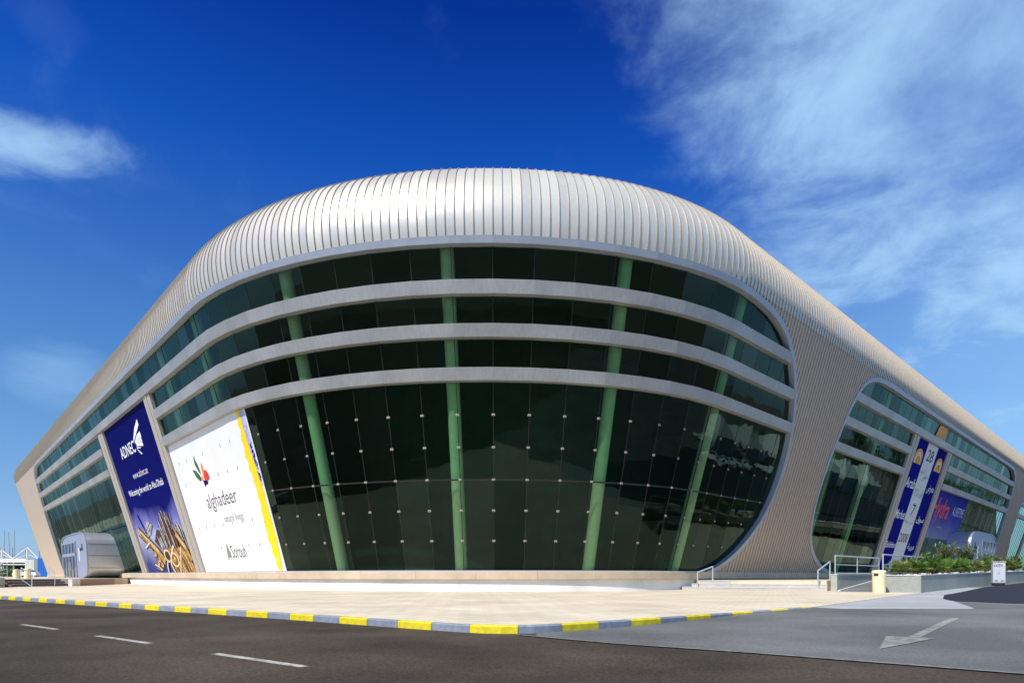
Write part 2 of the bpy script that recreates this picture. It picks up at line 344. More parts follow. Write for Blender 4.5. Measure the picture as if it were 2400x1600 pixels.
for i, s in enumerate(rib_s[1:-1]):
    h, w = .055, .022
    A = [Q(s-w/2, r-.01*nx, z-.01*nz) for (r, z), (nx, nz) in zip(prof, nrm)][:-1]; B = [Q(s-w/2, r+h*nx, z+h*nz) for (r, z), (nx, nz) in zip(prof, nrm)][:-1]
    D = [Q(s+w/2, r+h*nx, z+h*nz) for (r, z), (nx, nz) in zip(prof, nrm)][:-1]; E_ = [Q(s+w/2, r-.01*nx, z-.01*nz) for (r, z), (nx, nz) in zip(prof, nrm)][:-1]
    roof.rings([[p, q, u, v] for p, q, u, v in zip(A, B, D, E_)], mi=1, caps=True)
cap = [Q(s, -6.0, cz+RHO+.22) for s in sarc(END_L, END_R)]
roof.add(cap, [tuple(range(len(cap)))])
roof.build('roof_cladding', ['clad', 'seam', 'clad0', 'clad1'], hall)
endp = [(0.0-K*1.3, -.2)]+[(K*(z-Z0), z) for z in (Z0, 9, ZFT)]+prof[1:]+[(-40, cz+RHO+.2), (-40, -.2)]
e = MB(); e.rings([[Q(s, r, z) for r, z in endp] for s in (END_L, END_L+.2)]); e.build('end_wall', 'endw', hall)

# --- opening outlines in (s, z)
def interp_z(pts, z):
    zs = [p[1] for p in pts]; ss = [p[0] for p in pts]; return float(np.interp(z, zs, ss))
O1R = [(9.5, 17.40), (13.0, 17.38), (15.4, 17.22), (17.0, 16.95), (18.6, 16.4), (20.25, 15.3), (21.5, 13.95), (22.4, 12.4), (22.95, 10.7), (23.1, 8.75), (22.75, 6.6), (21.8, 4.75), (20.15, 3.05), (18.3, 1.9), (16.6, 1.28), (15.6, 1.10)]
O2L = [(42.5, 17.40), (39.0, 17.40), (36.6, 17.28), (35.0, 17.0), (33.55, 16.3), (32.3, 14.5), (31.5, 12.1), (31.0, 9.8), (30.85, 7.7), (31.05, 6.0), (31.7, 4.4), (33.0, 3.1), (35.2, 2.05), (37.3, 1.5), (39.0, 1.25), (40.5, 1.15)]
O2R = [(96, 17.40), (100, 17.3), (101.8, 17.05), (103.6, 16.5), (104.6, 15.6), (106.1, 13.0), (107.2, 9.0), (107.8, 4.6), (108.0, 1.15)]
O3L = [(124, 17.40), (120.5, 17.3), (118.3, 16.6), (117.2, 14.7), (117.0, 11), (118.0, 7.8), (119.7, 5.4), (122, 2.6), (125.5, 1.15)]
O1L = [(-88, 17.40), (-92, 17.38), (-94.7, 17.1), (-96.3, 16.3), (-97.3, 15.1), (-98.6, 12.5), (-99.6, 9), (-100.3, 5), (-100.8, 1.15)]
def smooth_path(P, n=3):
    P = [np.array(p, float) for p in P]; out = []
    for i in range(len(P)-1):
        p0, p1, p2, p3 = P[max(i-1, 0)], P[i], P[i+1], P[min(i+2, len(P)-1)]
        for k in range(n):
            t = k/n; out.append(.5*((2*p1)+(-p0+p2)*t+(2*p0-5*p1+4*p2-p3)*t*t+(-p0+3*p1-3*p2+p3)*t**3))
    out.append(P[-1]); return [tuple(p) for p in out]
O1R, O2L, O2R, O3L, O1L = (smooth_path(p) for p in (O1R, O2L, O2R, O3L, O1L))

# --- cladding on the piers between the openings
def pier(A, B, s_a, s_b, name, ribbed=True, zb=1.17):
    """A: right boundary of the opening on the left (or None), B: left boundary of the opening on the right (or None)"""
    def split(P):
        ext = max if P is A else min
        i = ext(range(len(P)), key=lambda k: P[k][0]); return P[:i+1], P[i:]
    mb = MB(); st = (.43/8 if ribbed else .8); ss = frange(s_a, s_b, st)
    ua = split(A) if A else None; ub = split(B) if B else None
    def LU(s):
        lo = hi = 9.0
        if A and s < ua[1][0][0]:
            up, dn = ua; hi = float(np.interp(s, [p[0] for p in up], [p[1] for p in up])); lo = float(np.interp(-s, [-p[0] for p in dn], [p[1] for p in dn]))
        if B and s > ub[1][0][0]:
            up, dn = ub; hi = float(np.interp(-s, [-p[0] for p in up], [p[1] for p in up])); lo = float(np.interp(s, [p[0] for p in dn], [p[1] for p in dn]))
        return lo, hi
    lower, upper = [], []
    for s in ss:
        lo, hi = LU(s)
        ph = ((s-rib_s[0])/.43) % 1 if ribbed else .5
        e = (0, 0, .09, .09, .09, 0, 0, 0)[int(round((s-ss[0])/((s_b-s_a)/(len(ss)-1)))) % 8] if ribbed else 0
        lo = max(lo, zb)
        lower.append([S(s, zb+(lo-zb)*k/10, e) for k in range(11)])
        upper.append([S(s, hi+(ZFT+.05-hi)*k/8, e) for k in range(9)])
    for g in (lower, upper):
        for i in range(len(g)-1): mb.rings(g[i:i+2], closed=False, caps=False, mi=1 if ribbed and i % 8 in (1, 4) else 0)  # rib flanks get the darker tone as painted groove shade
    return mb.build(name, ['pier', 'ribshade'], hall)
p = pier(O1R, O2L, 10.5, 42.3, 'pier_cladding')
pier(O2R, O3L, 97, 123.5, 'pier_cladding', True)
pier(None, O1L[::-1][::-1], END_L+.02, -100.85, 'pier_cladding', False) if False else None
def end_pier():
    mb = MB(); up = O1L
    for z0_, z1_ in zip([1.17, 3, 5, 7, 9, 11, 12.5, 14, 15, 15.8, 16.4, 17.0], [3, 5, 7, 9, 11, 12.5, 14, 15, 15.8, 16.4, 17.0, ZFT+.05]):
        f = lambda z: float(np.interp(z, [p[1] for p in up[::-1]], [p[0] for p in up[::-1]]))
        rows = []
        for z in (z0_, z1_):
            e_ = f(min(z, 17.39)); rows.append([S(END_L+(e_-END_L)*k/8, z, 0) for k in range(9)])
        mb.rings(rows, closed=False, caps=False, smooth=True)
    return mb.build('pier_cladding', 'pier', hall)
end_pier()

# --- opening frames (fascia) : box section swept along the outline
def frame(path, name, wd=.34, e0=-.32, e1=.12):
    P = [np.array(p) for p in path]; rings = []
    for i, p in enumerate(P):
        d = P[min(i+1, len(P)-1)]-P[max(i-1, 0)]; d = d/np.linalg.norm(d); nn = np.array([-d[1], d[0]])
        a, b = p, p+nn*wd
        rings.append([S(a[0], a[1], e0), S(a[0], a[1], e1), S(b[0], b[1], e1), S(b[0], b[1], e0)])
    mb = MB(); mb.rings(rings); return mb.build(name, 'trim', hall)
top1 = [(s, ZF) for s in pane_s(-88, 9.5)[1:-1]]
frame(O1L[::-1]+top1+O1R, 'opening_frame')
top2 = [(s, ZF) for s in pane_s(42.5, 96)[1:-1]]
frame(O2L[::-1]+top2+O2R, 'opening_frame')
top3 = [(s, ZF) for s in pane_s(124, END_R-1)[1:-1]]
frame(O3L[::-1]+top3, 'opening_frame')

# --- horizontal bands
def sweep_e(a, b, z0, z1, e0, e1, name, m, ss=None):
    mb = MB(); ss = ss or pane_s(a, b)
    L = [[S(s, z0, e0), S(s, z0, e1), S(s, z1, e1), S(s, z1, e0)] for s in ss]
    for i in range(len(L)-1): mb.rings(L[i:i+2], caps=False, mi=random.choice((0, 0, 1, 2)))
    mb.add(L[0], [(3, 2, 1, 0)]); mb.add(L[-1], [(0, 1, 2, 3)]); return mb.build(name, ['band', 'band0', 'band1'], hall)
def bnd(P, z): 
    up = sorted(P, key=lambda p: p[1]); return float(np.interp(z, [p[1] for p in up], [p[0] for p in up]))
for k, (z0_, z1_) in enumerate(BANDS):
    zm = (z0_+z1_)/2
    l, r = bnd(O1L, zm), bnd(O1R[:-1], zm)
    if k == 0: sweep_e(l-.1, r+.1, z0_, z1_, -.34, .10, 'horizontal_band', 'band')
    else:
        sweep_e(l-.1, -50.4, z0_, z1_, -.34, .10, 'horizontal_band', 'band'); sweep_e(-30.35, r+.1, z0_, z1_, -.34, .10, 'horizontal_band', 'band')
    l, r = bnd(O2L, zm), bnd(O2R, zm)
    if k == 0: sweep_e(l-.1, r+.1, z0_, z1_, -.34, .10, 'horizontal_band', 'band')
    else:
        sweep_e(l-.1, 50.1, z0_, z1_, -.34, .10, 'horizontal_band', 'band'); sweep_e(65.3, r+.1, z0_, z1_, -.34, .10, 'horizontal_band', 'band')
    sweep_e(bnd(O3L, zm)-.1, END_R-1, z0_, z1_, -.34, .10, 'horizontal_band', 'band')
# --- pilasters
def pilaster(a, b, zt, e1=-.02):
    mb = MB()
    mb.rings([[S(a, z, -.34), S(a, z, e1), S(b, z, e1), S(b, z, -.34)] for z in (1.17, zt)])
    w = (b-a); mb.rings([[S(a+w*.42, z, e1-.01), S(a+w*.42, z, e1+.05), S(a+w*.58, z, e1+.05), S(a+w*.58, z, e1-.01)] for z in (1.17, zt)])
    mb.build('pilaster', 'pil', hall)
for a, b in ((-50.4, -48.3), (-32.2, -30.35), (50.1, 51.9), (63.7, 65.3), (132, 133.8), (146, 147.8)): pilaster(a, b, 15.18)

# --- glazing: flat panes, a part per storey row
EG = -.25
def glazing(a, b, rows, name='glazing', joints=True, skip=()):
    out = []
    for z0_, z1_ in rows:
        mb = MB(); ss = pane_s(a, b)
        for s0, s1 in zip(ss[:-1], ss[1:]):
            if any(u0 < (s0+s1)/2 < u1 for u0, u1 in skip): continue
            q = .005 if -30 < s0 < 24 else .0025; t = [random.uniform(-q, q) for _ in range(3)]; g = .02
            mb.add([S(s0+g, z0_, EG+t[0]), S(s1-g, z0_, EG+t[1]), S(s1-g, z1_, EG+t[1]+t[2]), S(s0+g, z1_, EG+t[0]+t[2])], [(0, 1, 2, 3)], random.choice((0, 0, 0, 2, 2, 3)))
        for s0 in ss:
            if any(u0 < s0 < u1 for u0, u1 in skip): continue
            mb.rings([[S(s0-.015, z, EG-.05), S(s0-.015, z, EG+.008), S(s0+.015, z, EG+.008), S(s0+.015, z, EG-.05)] for z in (z0_, z1_)], mi=1)
        out.append(mb.build(name, ['glass', 'joint', 'glassb', 'glassc'], hall, None, False))
    return out
big = glazing(-15.0, 24.0, [(1.17, 6.18), (6.25, 11.25)])
mb = MB(); ss = pane_s(-15, 24); mb.rings([[S(s, 6.175, EG-.05), S(s, 6.175, EG+.01), S(s, 6.255, EG+.01), S(s, 6.255, EG-.05)] for s in ss]); mb.build('transom', 'joint', hall)
glazing(-102, 24.0, [ROWS[0]])
glazing(-102, -50.4, ROWS[1:]); glazing(-30.4, 24.0, ROWS[1:])
glazing(-102, -50.4, [(1.17, 6.18), (6.25, 11.25)])
glazing(30, 108.5, [ROWS[0]])
glazing(30, 50.1, ROWS[1:]); glazing(65.3, 108.5, ROWS[1:])
glazing(30, 50.1, [(1.17, 6.18), (6.25, 11.25)]); glazing(65.3, 108.5, [(1.17, 6.18), (6.25, 11.25)])
glazing(115, END_R-1, ROWS+[(1.17, 11.25)])
# point-fixing clamps on the corner glazing
cm = None
def clampmesh():
    mb = MB()
    mb.box((-.07, 0, .0), (.10, .05, .20), bev=.015); mb.box((.07, 0, 0), (.10, .05, .20), bev=.015)
    mb.box((0, .02, 0), (.30, .03, .07)); mb.lathe((0, 0, -.06), [(.03, 0), (.05, .02), (.05, .10), (.03, .12)], 8)
    return mb
k = 0
for s in [q for q in PANE if -14.5 < q < 21.8]:
    for z in (2.88, 4.55, 6.21, 7.9, 9.55):
        if s > np.interp(z, [1, 3, 5, 6.5, 8.7, 10.7], [15.5, 19.8, 21.5, 22.3, 22.7, 22.5]): continue
        b, n = ref(s); p_ = S(s, z, EG+.05); rz = math.atan2(n[1], n[0])+math.pi/2
        if cm is None:
            o = clampmesh().build('glass_clamp', 'steel', big[0]); cm = o.data
        else:
            o = bpy.data.objects.new('glass_clamp', cm); C.objects.link(o); o.parent = big[0] if z < 6.2 else big[1]
        o.scale = (.68,)*3; o.location = p_; o.rotation_euler = Matrix.Rotation(rz, 4, 'Z').to_euler()
# --- leaning columns behind the glass
for s in (-27.3, -19.15, -10.15, -2.0, 6.0, 13.6, 33.5, 42.0):
    mb = MB(); rr = []
    b, n = ref(s); tn = np.array([-n[1], n[0]])
    for z in (1.05, 6, 12, 17.9):
        c = np.array(S(s, z, -.9))
        rr.append([(c[0]+.36*(math.cos(t)*n[0]+math.sin(t)*tn[0]), c[1]+.36*(math.cos(t)*n[1]+math.sin(t)*tn[1]), z) for t in np.linspace(0, 2*math.pi, 17)[:-1]])
    mb.rings(rr, smooth=True); mb.build('column', 'column', hall)
# --- interior: floor, back wall, ceiling soffit
ss = sarc(END_L+.3, END_R-.3)
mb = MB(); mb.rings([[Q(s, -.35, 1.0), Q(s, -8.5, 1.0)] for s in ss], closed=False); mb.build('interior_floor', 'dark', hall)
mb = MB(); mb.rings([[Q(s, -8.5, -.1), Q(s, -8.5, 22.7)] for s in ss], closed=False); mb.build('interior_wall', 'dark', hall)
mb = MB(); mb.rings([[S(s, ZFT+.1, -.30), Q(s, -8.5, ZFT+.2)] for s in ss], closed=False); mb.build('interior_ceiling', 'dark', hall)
# --- plinth and stone ledge
ssf = sarc(-70, 130, .6)
mb = MB(); mb.rings([[Q(s, -.6, -.3), Q(s, -.10, -.3), Q(s, -.10, .655), Q(s, -.6, .655)] for s in ssf]); mb.build('plinth', 'plinth', hall)
mb = MB()
jj = sarc(END_L+.3, END_R-.5, 3.52)
for s0, s1 in zip(jj[:-1], jj[1:]):
    sub = frange(s0+.006, s1-.006, 1.2)
    mb.rings([[Q(s, -.5, .655), Q(s, .06, .655), Q(s, .12, .70), Q(s, .12, 1.13), Q(s, .09, 1.165), Q(s, -.5, 1.165)] for s in sub])
mb.build('ledge', 'ledge', hall)
mb = MB(); mb.rings([[Q(s, -.32, 1.166), Q(s, -.02, 1.166), Q(s, -.02, 1.215), Q(s, -.32, 1.215)] for s in pane_s(-103, 150)]); mb.build('sill', 'trim', hall)

# ------------------------------------------------------------------ banners
def fmap(pts, e): return [S(a, z, e) for a, z in pts]
def sheet_sz(mb, poly, e0, e1, mi=0):
    n = len(poly); A = fmap(poly, e0); B = fmap(poly, e1)
    mb.add(B, [tuple(range(n))], mi); mb.add(A+B, [(i, (i+1) % n, n+(i+1) % n, n+i) for i in range(n)], mi)
def sheet_big(mb, s0, s1, z0, z1, e0, e1, mi=0):
    mb.rings([[S(a, z0, e0), S(a, z0, e1), S(a, z1, e1), S(a, z1, e0)] for a in frange(s0, s1, .5)], mi=mi)
def text(body, s0, s1, z0, z1, e, m, parent, name='lettering', bold=0, shear=0, slope=0, spacing=1):
    cu = bpy.data.curves.new('t', 'FONT'); cu.body = body; cu.offset = bold; cu.resolution_u = 3; cu.shear = shear; cu.space_character = spacing
    ob = bpy.data.objects.new('t', cu); C.objects.link(ob); bpy.context.view_layer.update()
    me = bpy.data.meshes.new_from_object(ob.evaluated_get(bpy.context.evaluated_depsgraph_get()))
    bpy.data.objects.remove(ob)
    v = [x.co.copy() for x in me.vertices]
    if not v: return None
    x0, x1 = min(p.x for p in v), max(p.x for p in v); y0, y1 = min(p.y for p in v), max(p.y for p in v)
    for i, p in enumerate(v):
        a = s0+(p.x-x0)/(x1-x0)*(s1-s0); z = z0+(p.y-y0)/(y1-y0)*(z1-z0)+slope*(p.x-x0)/(x1-x0)
        me.vertices[i].co = S(a, z, e)
    me.materials.clear(); me.materials.append(M[m]); me.name = name
    o = bpy.data.objects.new(name, me); C.objects.link(o); o.parent = parent
    return o
EB = -.20
# navy banner
nb = thing('banner', 'tall navy banner printed with a golden machine skyline and white lettering', 'banner', S(-40.2, 1.2, EB))
nb.location = (0, 0, 0)
mb = MB(); sheet_big(mb, -48.25, -32.25, 1.18, 15.17, EB-.04, EB); mb.build('sheet', 'adprint', nb)
text('ADNEC', -44.65, -39.2, 12.05, 13.05, EB+.006, 'white', nb, bold=.012)
text('www.adnec.ae', -42.9, -37.6, 10.02, 10.62, EB+.006, 'offwhite', nb)
text('Welcoming the world to Abu Dhabi', -46.3, -34.2, 8.5, 9.25, EB+.006, 'white', nb, bold=.008)
mb = MB()
for tip, a, b in (((-36.12, 14.3), (-38.9, 13.1), (-39.15, 12.80)), ((-36.4, 13.35), (-38.6, 12.86), (-38.85, 12.68)), ((-36.55, 12.95), (-38.5, 12.68), (-38.7, 12.56)), ((-36.6, 12.62), (-38.45, 12.54), (-38.6, 12.42)), ((-37.3, 12.15), (-38.6, 12.36), (-38.7, 12.24)), ((-37.55, 11.65), (-38.55, 12.16), (-38.8, 12.22))):
    mid = ((tip[0]+a[0])/2-.12, (tip[1]+a[1])/2+.10)
    if tip[1] < 12.5: poly = [a, tip, (tip[0]-.35, tip[1]-.02), b]
    else: poly = [b, (tip[0]+.05, tip[1]-.45), tip, mid, a]
    sheet_sz(mb, poly, EB, EB+.006)
mb.build('emblem', 'white', nb)
# printed golden machine skyline
mb = MB(); lay = [0]
def strip(P, w, mi, taper=1.0):
    if mi in (G, CR) and w > .15: strip(P, w*1.45, UM, taper)
    lay[0] += 1; e = EB+.006+lay[0]*.0012; P = [np.array(p, float) for p in P]; L, Rr = [], []
    for i, p in enumerate(P):
        d = P[min(i+1, len(P)-1)]-P[max(i-1, 0)]; d = d*np.array([.8, 1]); d /= np.linalg.norm(d)+1e-9; n = np.array([-d[1]*1.35, d[0]])
        ww = w*(1+(taper-1)*i/(len(P)-1)); L.append(tuple(p+n*ww/2)); Rr.append(tuple(p-n*ww/2))
    for i in range(len(P)-1):
        mb.add(fmap([L[i], Rr[i], Rr[i+1], L[i+1]], e), [(0, 1, 2, 3)], mi)
def disc(c, rx, rz, mi, n=18, inner=0):
    lay[0] += 1; e = EB+.006+lay[0]*.0012
    o = [(c[0]+rx*math.cos(2*math.pi*k/n), c[1]+rz*math.sin(2*math.pi*k/n)) for k in range(n)]
    if inner:
        q = [(c[0]+rx*inner*math.cos(2*math.pi*k/n), c[1]+rz*inner*math.sin(2*math.pi*k/n)) for k in range(n)]
        mb.add(fmap(o+q, e), [(k, (k+1) % n, n+(k+1) % n, n+k) for k in range(n)], mi)
    else: mb.add(fmap(o, e), [tuple(range(n))], mi)
G, G2, SI, UM, CR = 0, 1, 2, 3, 4
rnd = random.Random(3)
def polyf(P, mi):
    lay[0] += 1; mb.add(fmap(P, EB+.006+lay[0]*.0012), [tuple(range(len(P)))], mi)
polyf([(-42.5, 4.2), (-40.5, 3.2), (-38.5, 2.2), (-38, 1.22), (-32.4, 1.22), (-32.4, 4.4), (-33.5, 5.0), (-36, 5.0), (-40.8, 5.2)], UM)
for k in range(30):      # the towers
    x = -41.2+k*.27+rnd.uniform(-.08, .08); h = 5.2+1.5*math.exp(-((x+37.2)/2.0)**2)+rnd.uniform(-.55, .4)-(.5 if x < -40 else 0)
    strip([(x+.5, 3.2), (x, h)], rnd.uniform(.12, .26), rnd.choice([UM, UM, G2, SI]), .55)
    if k % 2: strip([(x+.25, h-1.0), (x+.05, h-.25)], .07, CR)
polyf([(-44.8, 4.5), (-43.0, 4.9), (-41.4, 5.7), (-42.9, 6.15), (-45.0, 5.2)], SI)
strip([(-44.9, 5.05), (-41.9, 5.95)], .12, G2); strip([(-44.6, 4.8), (-41.6, 5.65)], .06, UM)
strip([(-45.6, 6.9), (-44.3, 5.0)], .26, 5)
strip([(-47.0, 5.4), (-46.0, 4.9), (-44.0, 4.0), (-42.2, 3.1), (-40.9, 2.2)], .75, G); strip([(-46.9, 5.5), (-44.2, 4.25), (-42.0, 3.2)], .16, CR); strip([(-46.7, 5.1), (-44.2, 3.7), (-42.4, 2.9)], .12, UM)
disc((-44.6, 4.0), .9, .17, SI); disc((-44.5, 3.92), .7, .09, G2)
strip([(-46.3, 3.7), (-44.0, 4.2)], .2, CR)
for c in ((-43.6, 3.0), (-42.7, 2.45), (-43.4, 2.1), (-42.2, 1.95)): disc(c, .55, .34, G2); disc(c, .36, .2, CR, inner=.5); disc((c[0]-.12, c[1]+.08), .16, .09, UM)
strip([(-44.6, 2.0), (-43.4, 1.75), (-42.5, 1.45)], .16, CR); strip([(-44.3, 1.7), (-42.9, 1.4)], .1, G)
for x in np.linspace(-38.6, -33.2, 9): strip([(x-1.6, 3.5-(x+38.6)*.02), (x, 2.4), (x+.55, 1.22)], .30, rnd.choice([G, G, G2]), 1.2)
for x in np.linspace(-38.2, -33.6, 6): strip([(x-1.3, 3.3), (x, 2.3), (x+.5, 1.22)], .06, CR)
disc((-39.4, 2.75), 1.05, .62, CR, inner=.72); disc((-39.4, 2.75), .72, .42, UM)
disc((-37.4, 2.35), 1.15, .68, CR, inner=.75); disc((-37.4, 2.35), .82, .48, G2); disc((-37.5, 2.4), .45, .25, G)
strip([(-38.5, 1.22), (-39.0, 1.9), (-38.4, 2.6), (-37.2, 3.3), (-36.6, 3.6)], .26, CR); strip([(-40.6, 1.22), (-40.3, 1.9), (-39.6, 2.4)], .2, CR)
strip([(-36.8, 1.22), (-36.0, 2.0), (-34.6, 3.4)], .2, CR); strip([(-34.9, 4.6), (-33.4, 3.4), (-32.7, 2.2)], .5, G); strip([(-34.6, 4.4), (-33.2, 3.2)], .1, CR)
cream = mat('creamprint', (.62, .44, .22), .6, 0, .2, 3, col2=(.88, .78, .58), spec=.1)
M['creamp'] = cream
mb.build('printed_picture', ['gold', 'gold2', 'silver', 'umber', 'creamp', 'rblue'], nb)

# white banner
wb = thing('banner', 'large white banner with a leaf emblem and ragged yellow paint edge', 'banner')
mb = MB(); sheet_big(mb, -30.3, -14.8, 1.18, 11.16, EB-.04, EB); mb.build('sheet', 'white', wb)
mb = MB(); rnd = random.Random(5)
zz = np.linspace(1.19, 11.15, 130)
lf = [-15.85+rnd.uniform(-.10, .07)+.1*math.sin(z*1.3)+.06*math.sin(z*7.1) for z in zz]; rt = [float(np.interp(z, [1.1, 1.8, 3.3, 4.8, 6.4, 7.5, 9.1, 11.1], [-15.35, -15.1, -14.95, -15.0, -14.98, -15.08, -15.3, -15.35]))+rnd.uniform(-.07, .07) for z in zz]
mb.rings([[S(a, z, EB+.02), S(b, z, EB+.02)] for a, b, z in zip(lf, rt, zz)], closed=False); mb.build('paint_stripe', 'yprint', wb)
mb = MB(); mb.rings([[S(float(np.interp(z, [6.4, 7.5, 9.1, 11.1], [-14.98, -15.08, -15.3, -15.35]))-.02, z, EB+.004), S(-14.9, z, EB+.004)] for z in np.linspace(6.6, 11.15, 14)], closed=False); mb.build('printed_edge', 'lilac', wb)
rnd = random.Random(9); mb = MB()
for k in range(60):
    z = rnd.uniform(6.7, 9.2); x = rnd.uniform(-15.12, -14.92); w = rnd.uniform(.03, .09); sheet_sz(mb, [(x-w, z-w*.8), (x+w, z-w*.6), (x+w*.7, z+w), (x-w*.6, z+w*.7)], EB+.004, EB+.006+k*.00005)
mb.build('printed_speckle', 'rblue', wb)
def leaf(mb, P, mi, e): sheet_sz(mb, P, EB, EB+e, mi)
mb = MB()
leaf(mb, [(-25.2, 9.75), (-24.75, 9.1), (-24.6, 8.6), (-24.75, 8.35), (-25.1, 8.75), (-25.35, 9.2)], 0, .006)
leaf(mb, [(-26.2, 8.9), (-25.5, 8.75), (-24.95, 8.35), (-24.8, 8.0), (-25.2, 7.95), (-25.8, 8.3)], 0, .007)
leaf(mb, [(-23.9, 9.2), (-23.75, 8.85), (-23.9, 8.45), (-24.25, 8.25), (-24.35, 8.6), (-24.2, 8.95)], 1, .008)
leaf(mb, [(-23.8, 8.62), (-23.35, 8.55), (-23.1, 8.2), (-23.3, 7.9), (-23.7, 7.75), (-24.2, 7.9), (-24.25, 8.2)], 2, .009)
leaf(mb, [(-24.6, 7.98), (-24.0, 7.88), (-23.75, 7.8), (-23.6, 7.9), (-23.75, 7.6), (-24.15, 7.62), (-24.5, 7.45), (-24.55, 7.72)], 3, .010)
leaf(mb, [(-24.85, 8.2), (-24.5, 8.3), (-24.35, 8.05), (-24.65, 7.9)], 1, .011)
mb.build('emblem', ['leafg', 'orange', 'red', 'blue'], wb)
text('alghadeer', -25.2, -19.1, 5.62, 6.95, EB+.006, 'brown', wb, bold=-.004)
text('natural living', -22.7, -18.95, 4.62, 5.28, EB+.006, 'greyink', wb)
text('Sorouh', -23.15, -20.3, 2.2, 3.15, EB+.006, 'brown', wb)
mb = MB(); sheet_sz(mb, [(-24.25, 2.25), (-23.4, 2.25), (-23.35, 2.6), (-23.75, 3.4)], EB, EB+.006); sheet_sz(mb, [(-24.45, 2.14), (-23.2, 2.14), (-23.2, 2.19), (-24.45, 2.19)], EB, EB+.006); mb.build('sail_mark', 'greyink', wb)
rnd = random.Random(2); mb = MB()
for z in (2.9, 4.56, 7.9, 9.55):
    for x in np.arange(-29.2, -16.4, 1.86):
        if rnd.random() < .8: x_ = x+.4; sheet_sz(mb, [(x_, z), (x_+.12, z-.02), (x_+.12, z+.22), (x_+.02, z+.24)], EB, EB+.005)
mb.build('clamp_slits', 'greyink', wb)

# narrow blue and white event banner
rb = thing('banner', 'blue banner with a pale centre stripe, event dates and two gold arches', 'banner')
mb = MB(); sheet_big(mb, 51.95, 63.65, 1.18, 15.17, EB-.04, EB); mb.build('sheet', 'rblue', rb)
mb = MB(); sheet_sz(mb, [(55.95, 1.19), (59.9, 1.19), (59.9, 15.16), (55.95, 15.16)], EB, EB+.004); mb.build('centre_stripe', 'offwhite', rb)
e = EB+.009
text('28', 56.7, 59.1, 13.4, 14.6, e, 'ink', rb, bold=.01); text('TO', 56.3, 57.9, 9.7, 10.4, e, 'greyink', rb); text('إلى'[::-1] if False else '\uFEF0\uFEDF\uFE87', 58.3, 59.6, 9.55, 10.5, e, 'ink', rb)
text('7', 57.5, 58.6, 7.65, 8.85, e, 'ink', rb, bold=.01); text('May', 56.15, 57.7, 6.62, 7.15, e, 'greyink', rb)
text('\uFEEE\uFEF3\uFE8E\uFEE3', 58.1, 59.4, 6.62, 7.15, e, 'greyink', rb)
text('2008', 56.2, 59.4, 4.68, 5.68, e, 'ink', rb, bold=.01)
text('Arab', 52.5, 55.8, 10.28, 11.32, e, 'white', rb, bold=.01); text('Market', 52.5, 55.8, 7.05, 8.0, e, 'white', rb, bold=.006); text('Exhibition', 52.5, 55.8, 3.98, 4.62, e, 'white', rb, bold=.006)
text('\uFEBD\uFEAE\uFECC\uFEE3', 60.5, 63.3, 10.3, 11.25, e, 'white', rb, bold=.01)
text('\uFED5\uFEEE\uFEB3', 60.5, 63.3, 6.9, 7.75, e, 'white', rb, bold=.01)
text('\uFE94\uFEF4\uFE91\uFEAE\uFECB', 60.4, 63.1, 3.8, 4.62, e, 'white', rb, bold=.01)
for cx in (53.95, 62.05):
    mb = MB()
    def arch(w, h, zb, mi, ee):
        P = [(cx-w, zb), (cx+w, zb)]+[(cx+w*math.cos(t), zb+h*.45+h*.55*math.sin(t)) for t in np.linspace(0, math.pi, 12)]; sheet_sz(mb, P, EB, EB+ee, mi)
    sheet_sz(mb, [(cx-.6, 14.0), (cx+.6, 14.0), (cx+.45, 14.35), (cx, 14.5), (cx-.45, 14.35)], EB, EB+.005, 3)
    arch(1.35, 1.5, 12.78, 0, .007); arch(1.0, 1.15, 12.78, 1, .009); arch(.7, .8, 12.78, 2, .011); arch(.3, .4, 12.78, 0, .013)
    mb.build('arch_emblem', ['orange', 'creamp', 'gold', 'blue'], rb)
mb = MB()
for (cx, cz_, rx, rz) in ((57.6, 11.95, 1.0, .62), (58.0, 8.25, 1.05, .75)):
    n = 22; mb.rings([[S(cx+rx*q*math.cos(2*math.pi*k/n), cz_+rz*q*math.sin(2*math.pi*k/n), EB+.008) for q in (1, .94)] for k in range(n+1)], closed=False)
mb.build('outline_rings', 'greyink', rb)
text('\u0627\u0628\u0631\u064a\u0644'[::-1] if False else '\uFEDE\uFEF3\uFEAE\uFE91\uFE8D', 57.6, 59.3, 11.6, 12.1, e, 'ink', rb); text('April', 56.3, 57.7, 11.9, 12.4, e, 'greyink', rb)

# lilac blue banner further along
hb = thing('banner', 'lilac blue banner with big red lettering above the far right entrance', 'banner')
mb = MB(); sheet_big(mb, 65.4, 80.9, 5.6, 11.16, EB-.04, EB); mb.build('sheet', 'hydprint', hb)
text('Hydra', 65.4, 73.0, 7.35, 10.4, EB+.006, 'red', hb, bold=.02, shear=.15)
text('A LIFETIME', 74.8, 80.6, 8.75, 9.85, EB+.006, 'offwhite', hb); mb = MB(); sheet_sz(mb, [(69.5, 6.95), (72.0, 6.95), (72.0, 7.08), (69.5, 7.08)], EB, EB+.006); mb.build('small_print', 'greyink', hb)
# weathered orange sticker on the top glass row
ob = MB(); sheet_sz(ob, [(57.2, 15.95), (61.4, 15.95), (61.0, 17.3), (57.9, 17.3)], EB, EB+.03); st = ob.build('window_sticker', 'orange'); tag(st, 'small faded orange sticker on glass above the narrow blue banner', 'sticker')

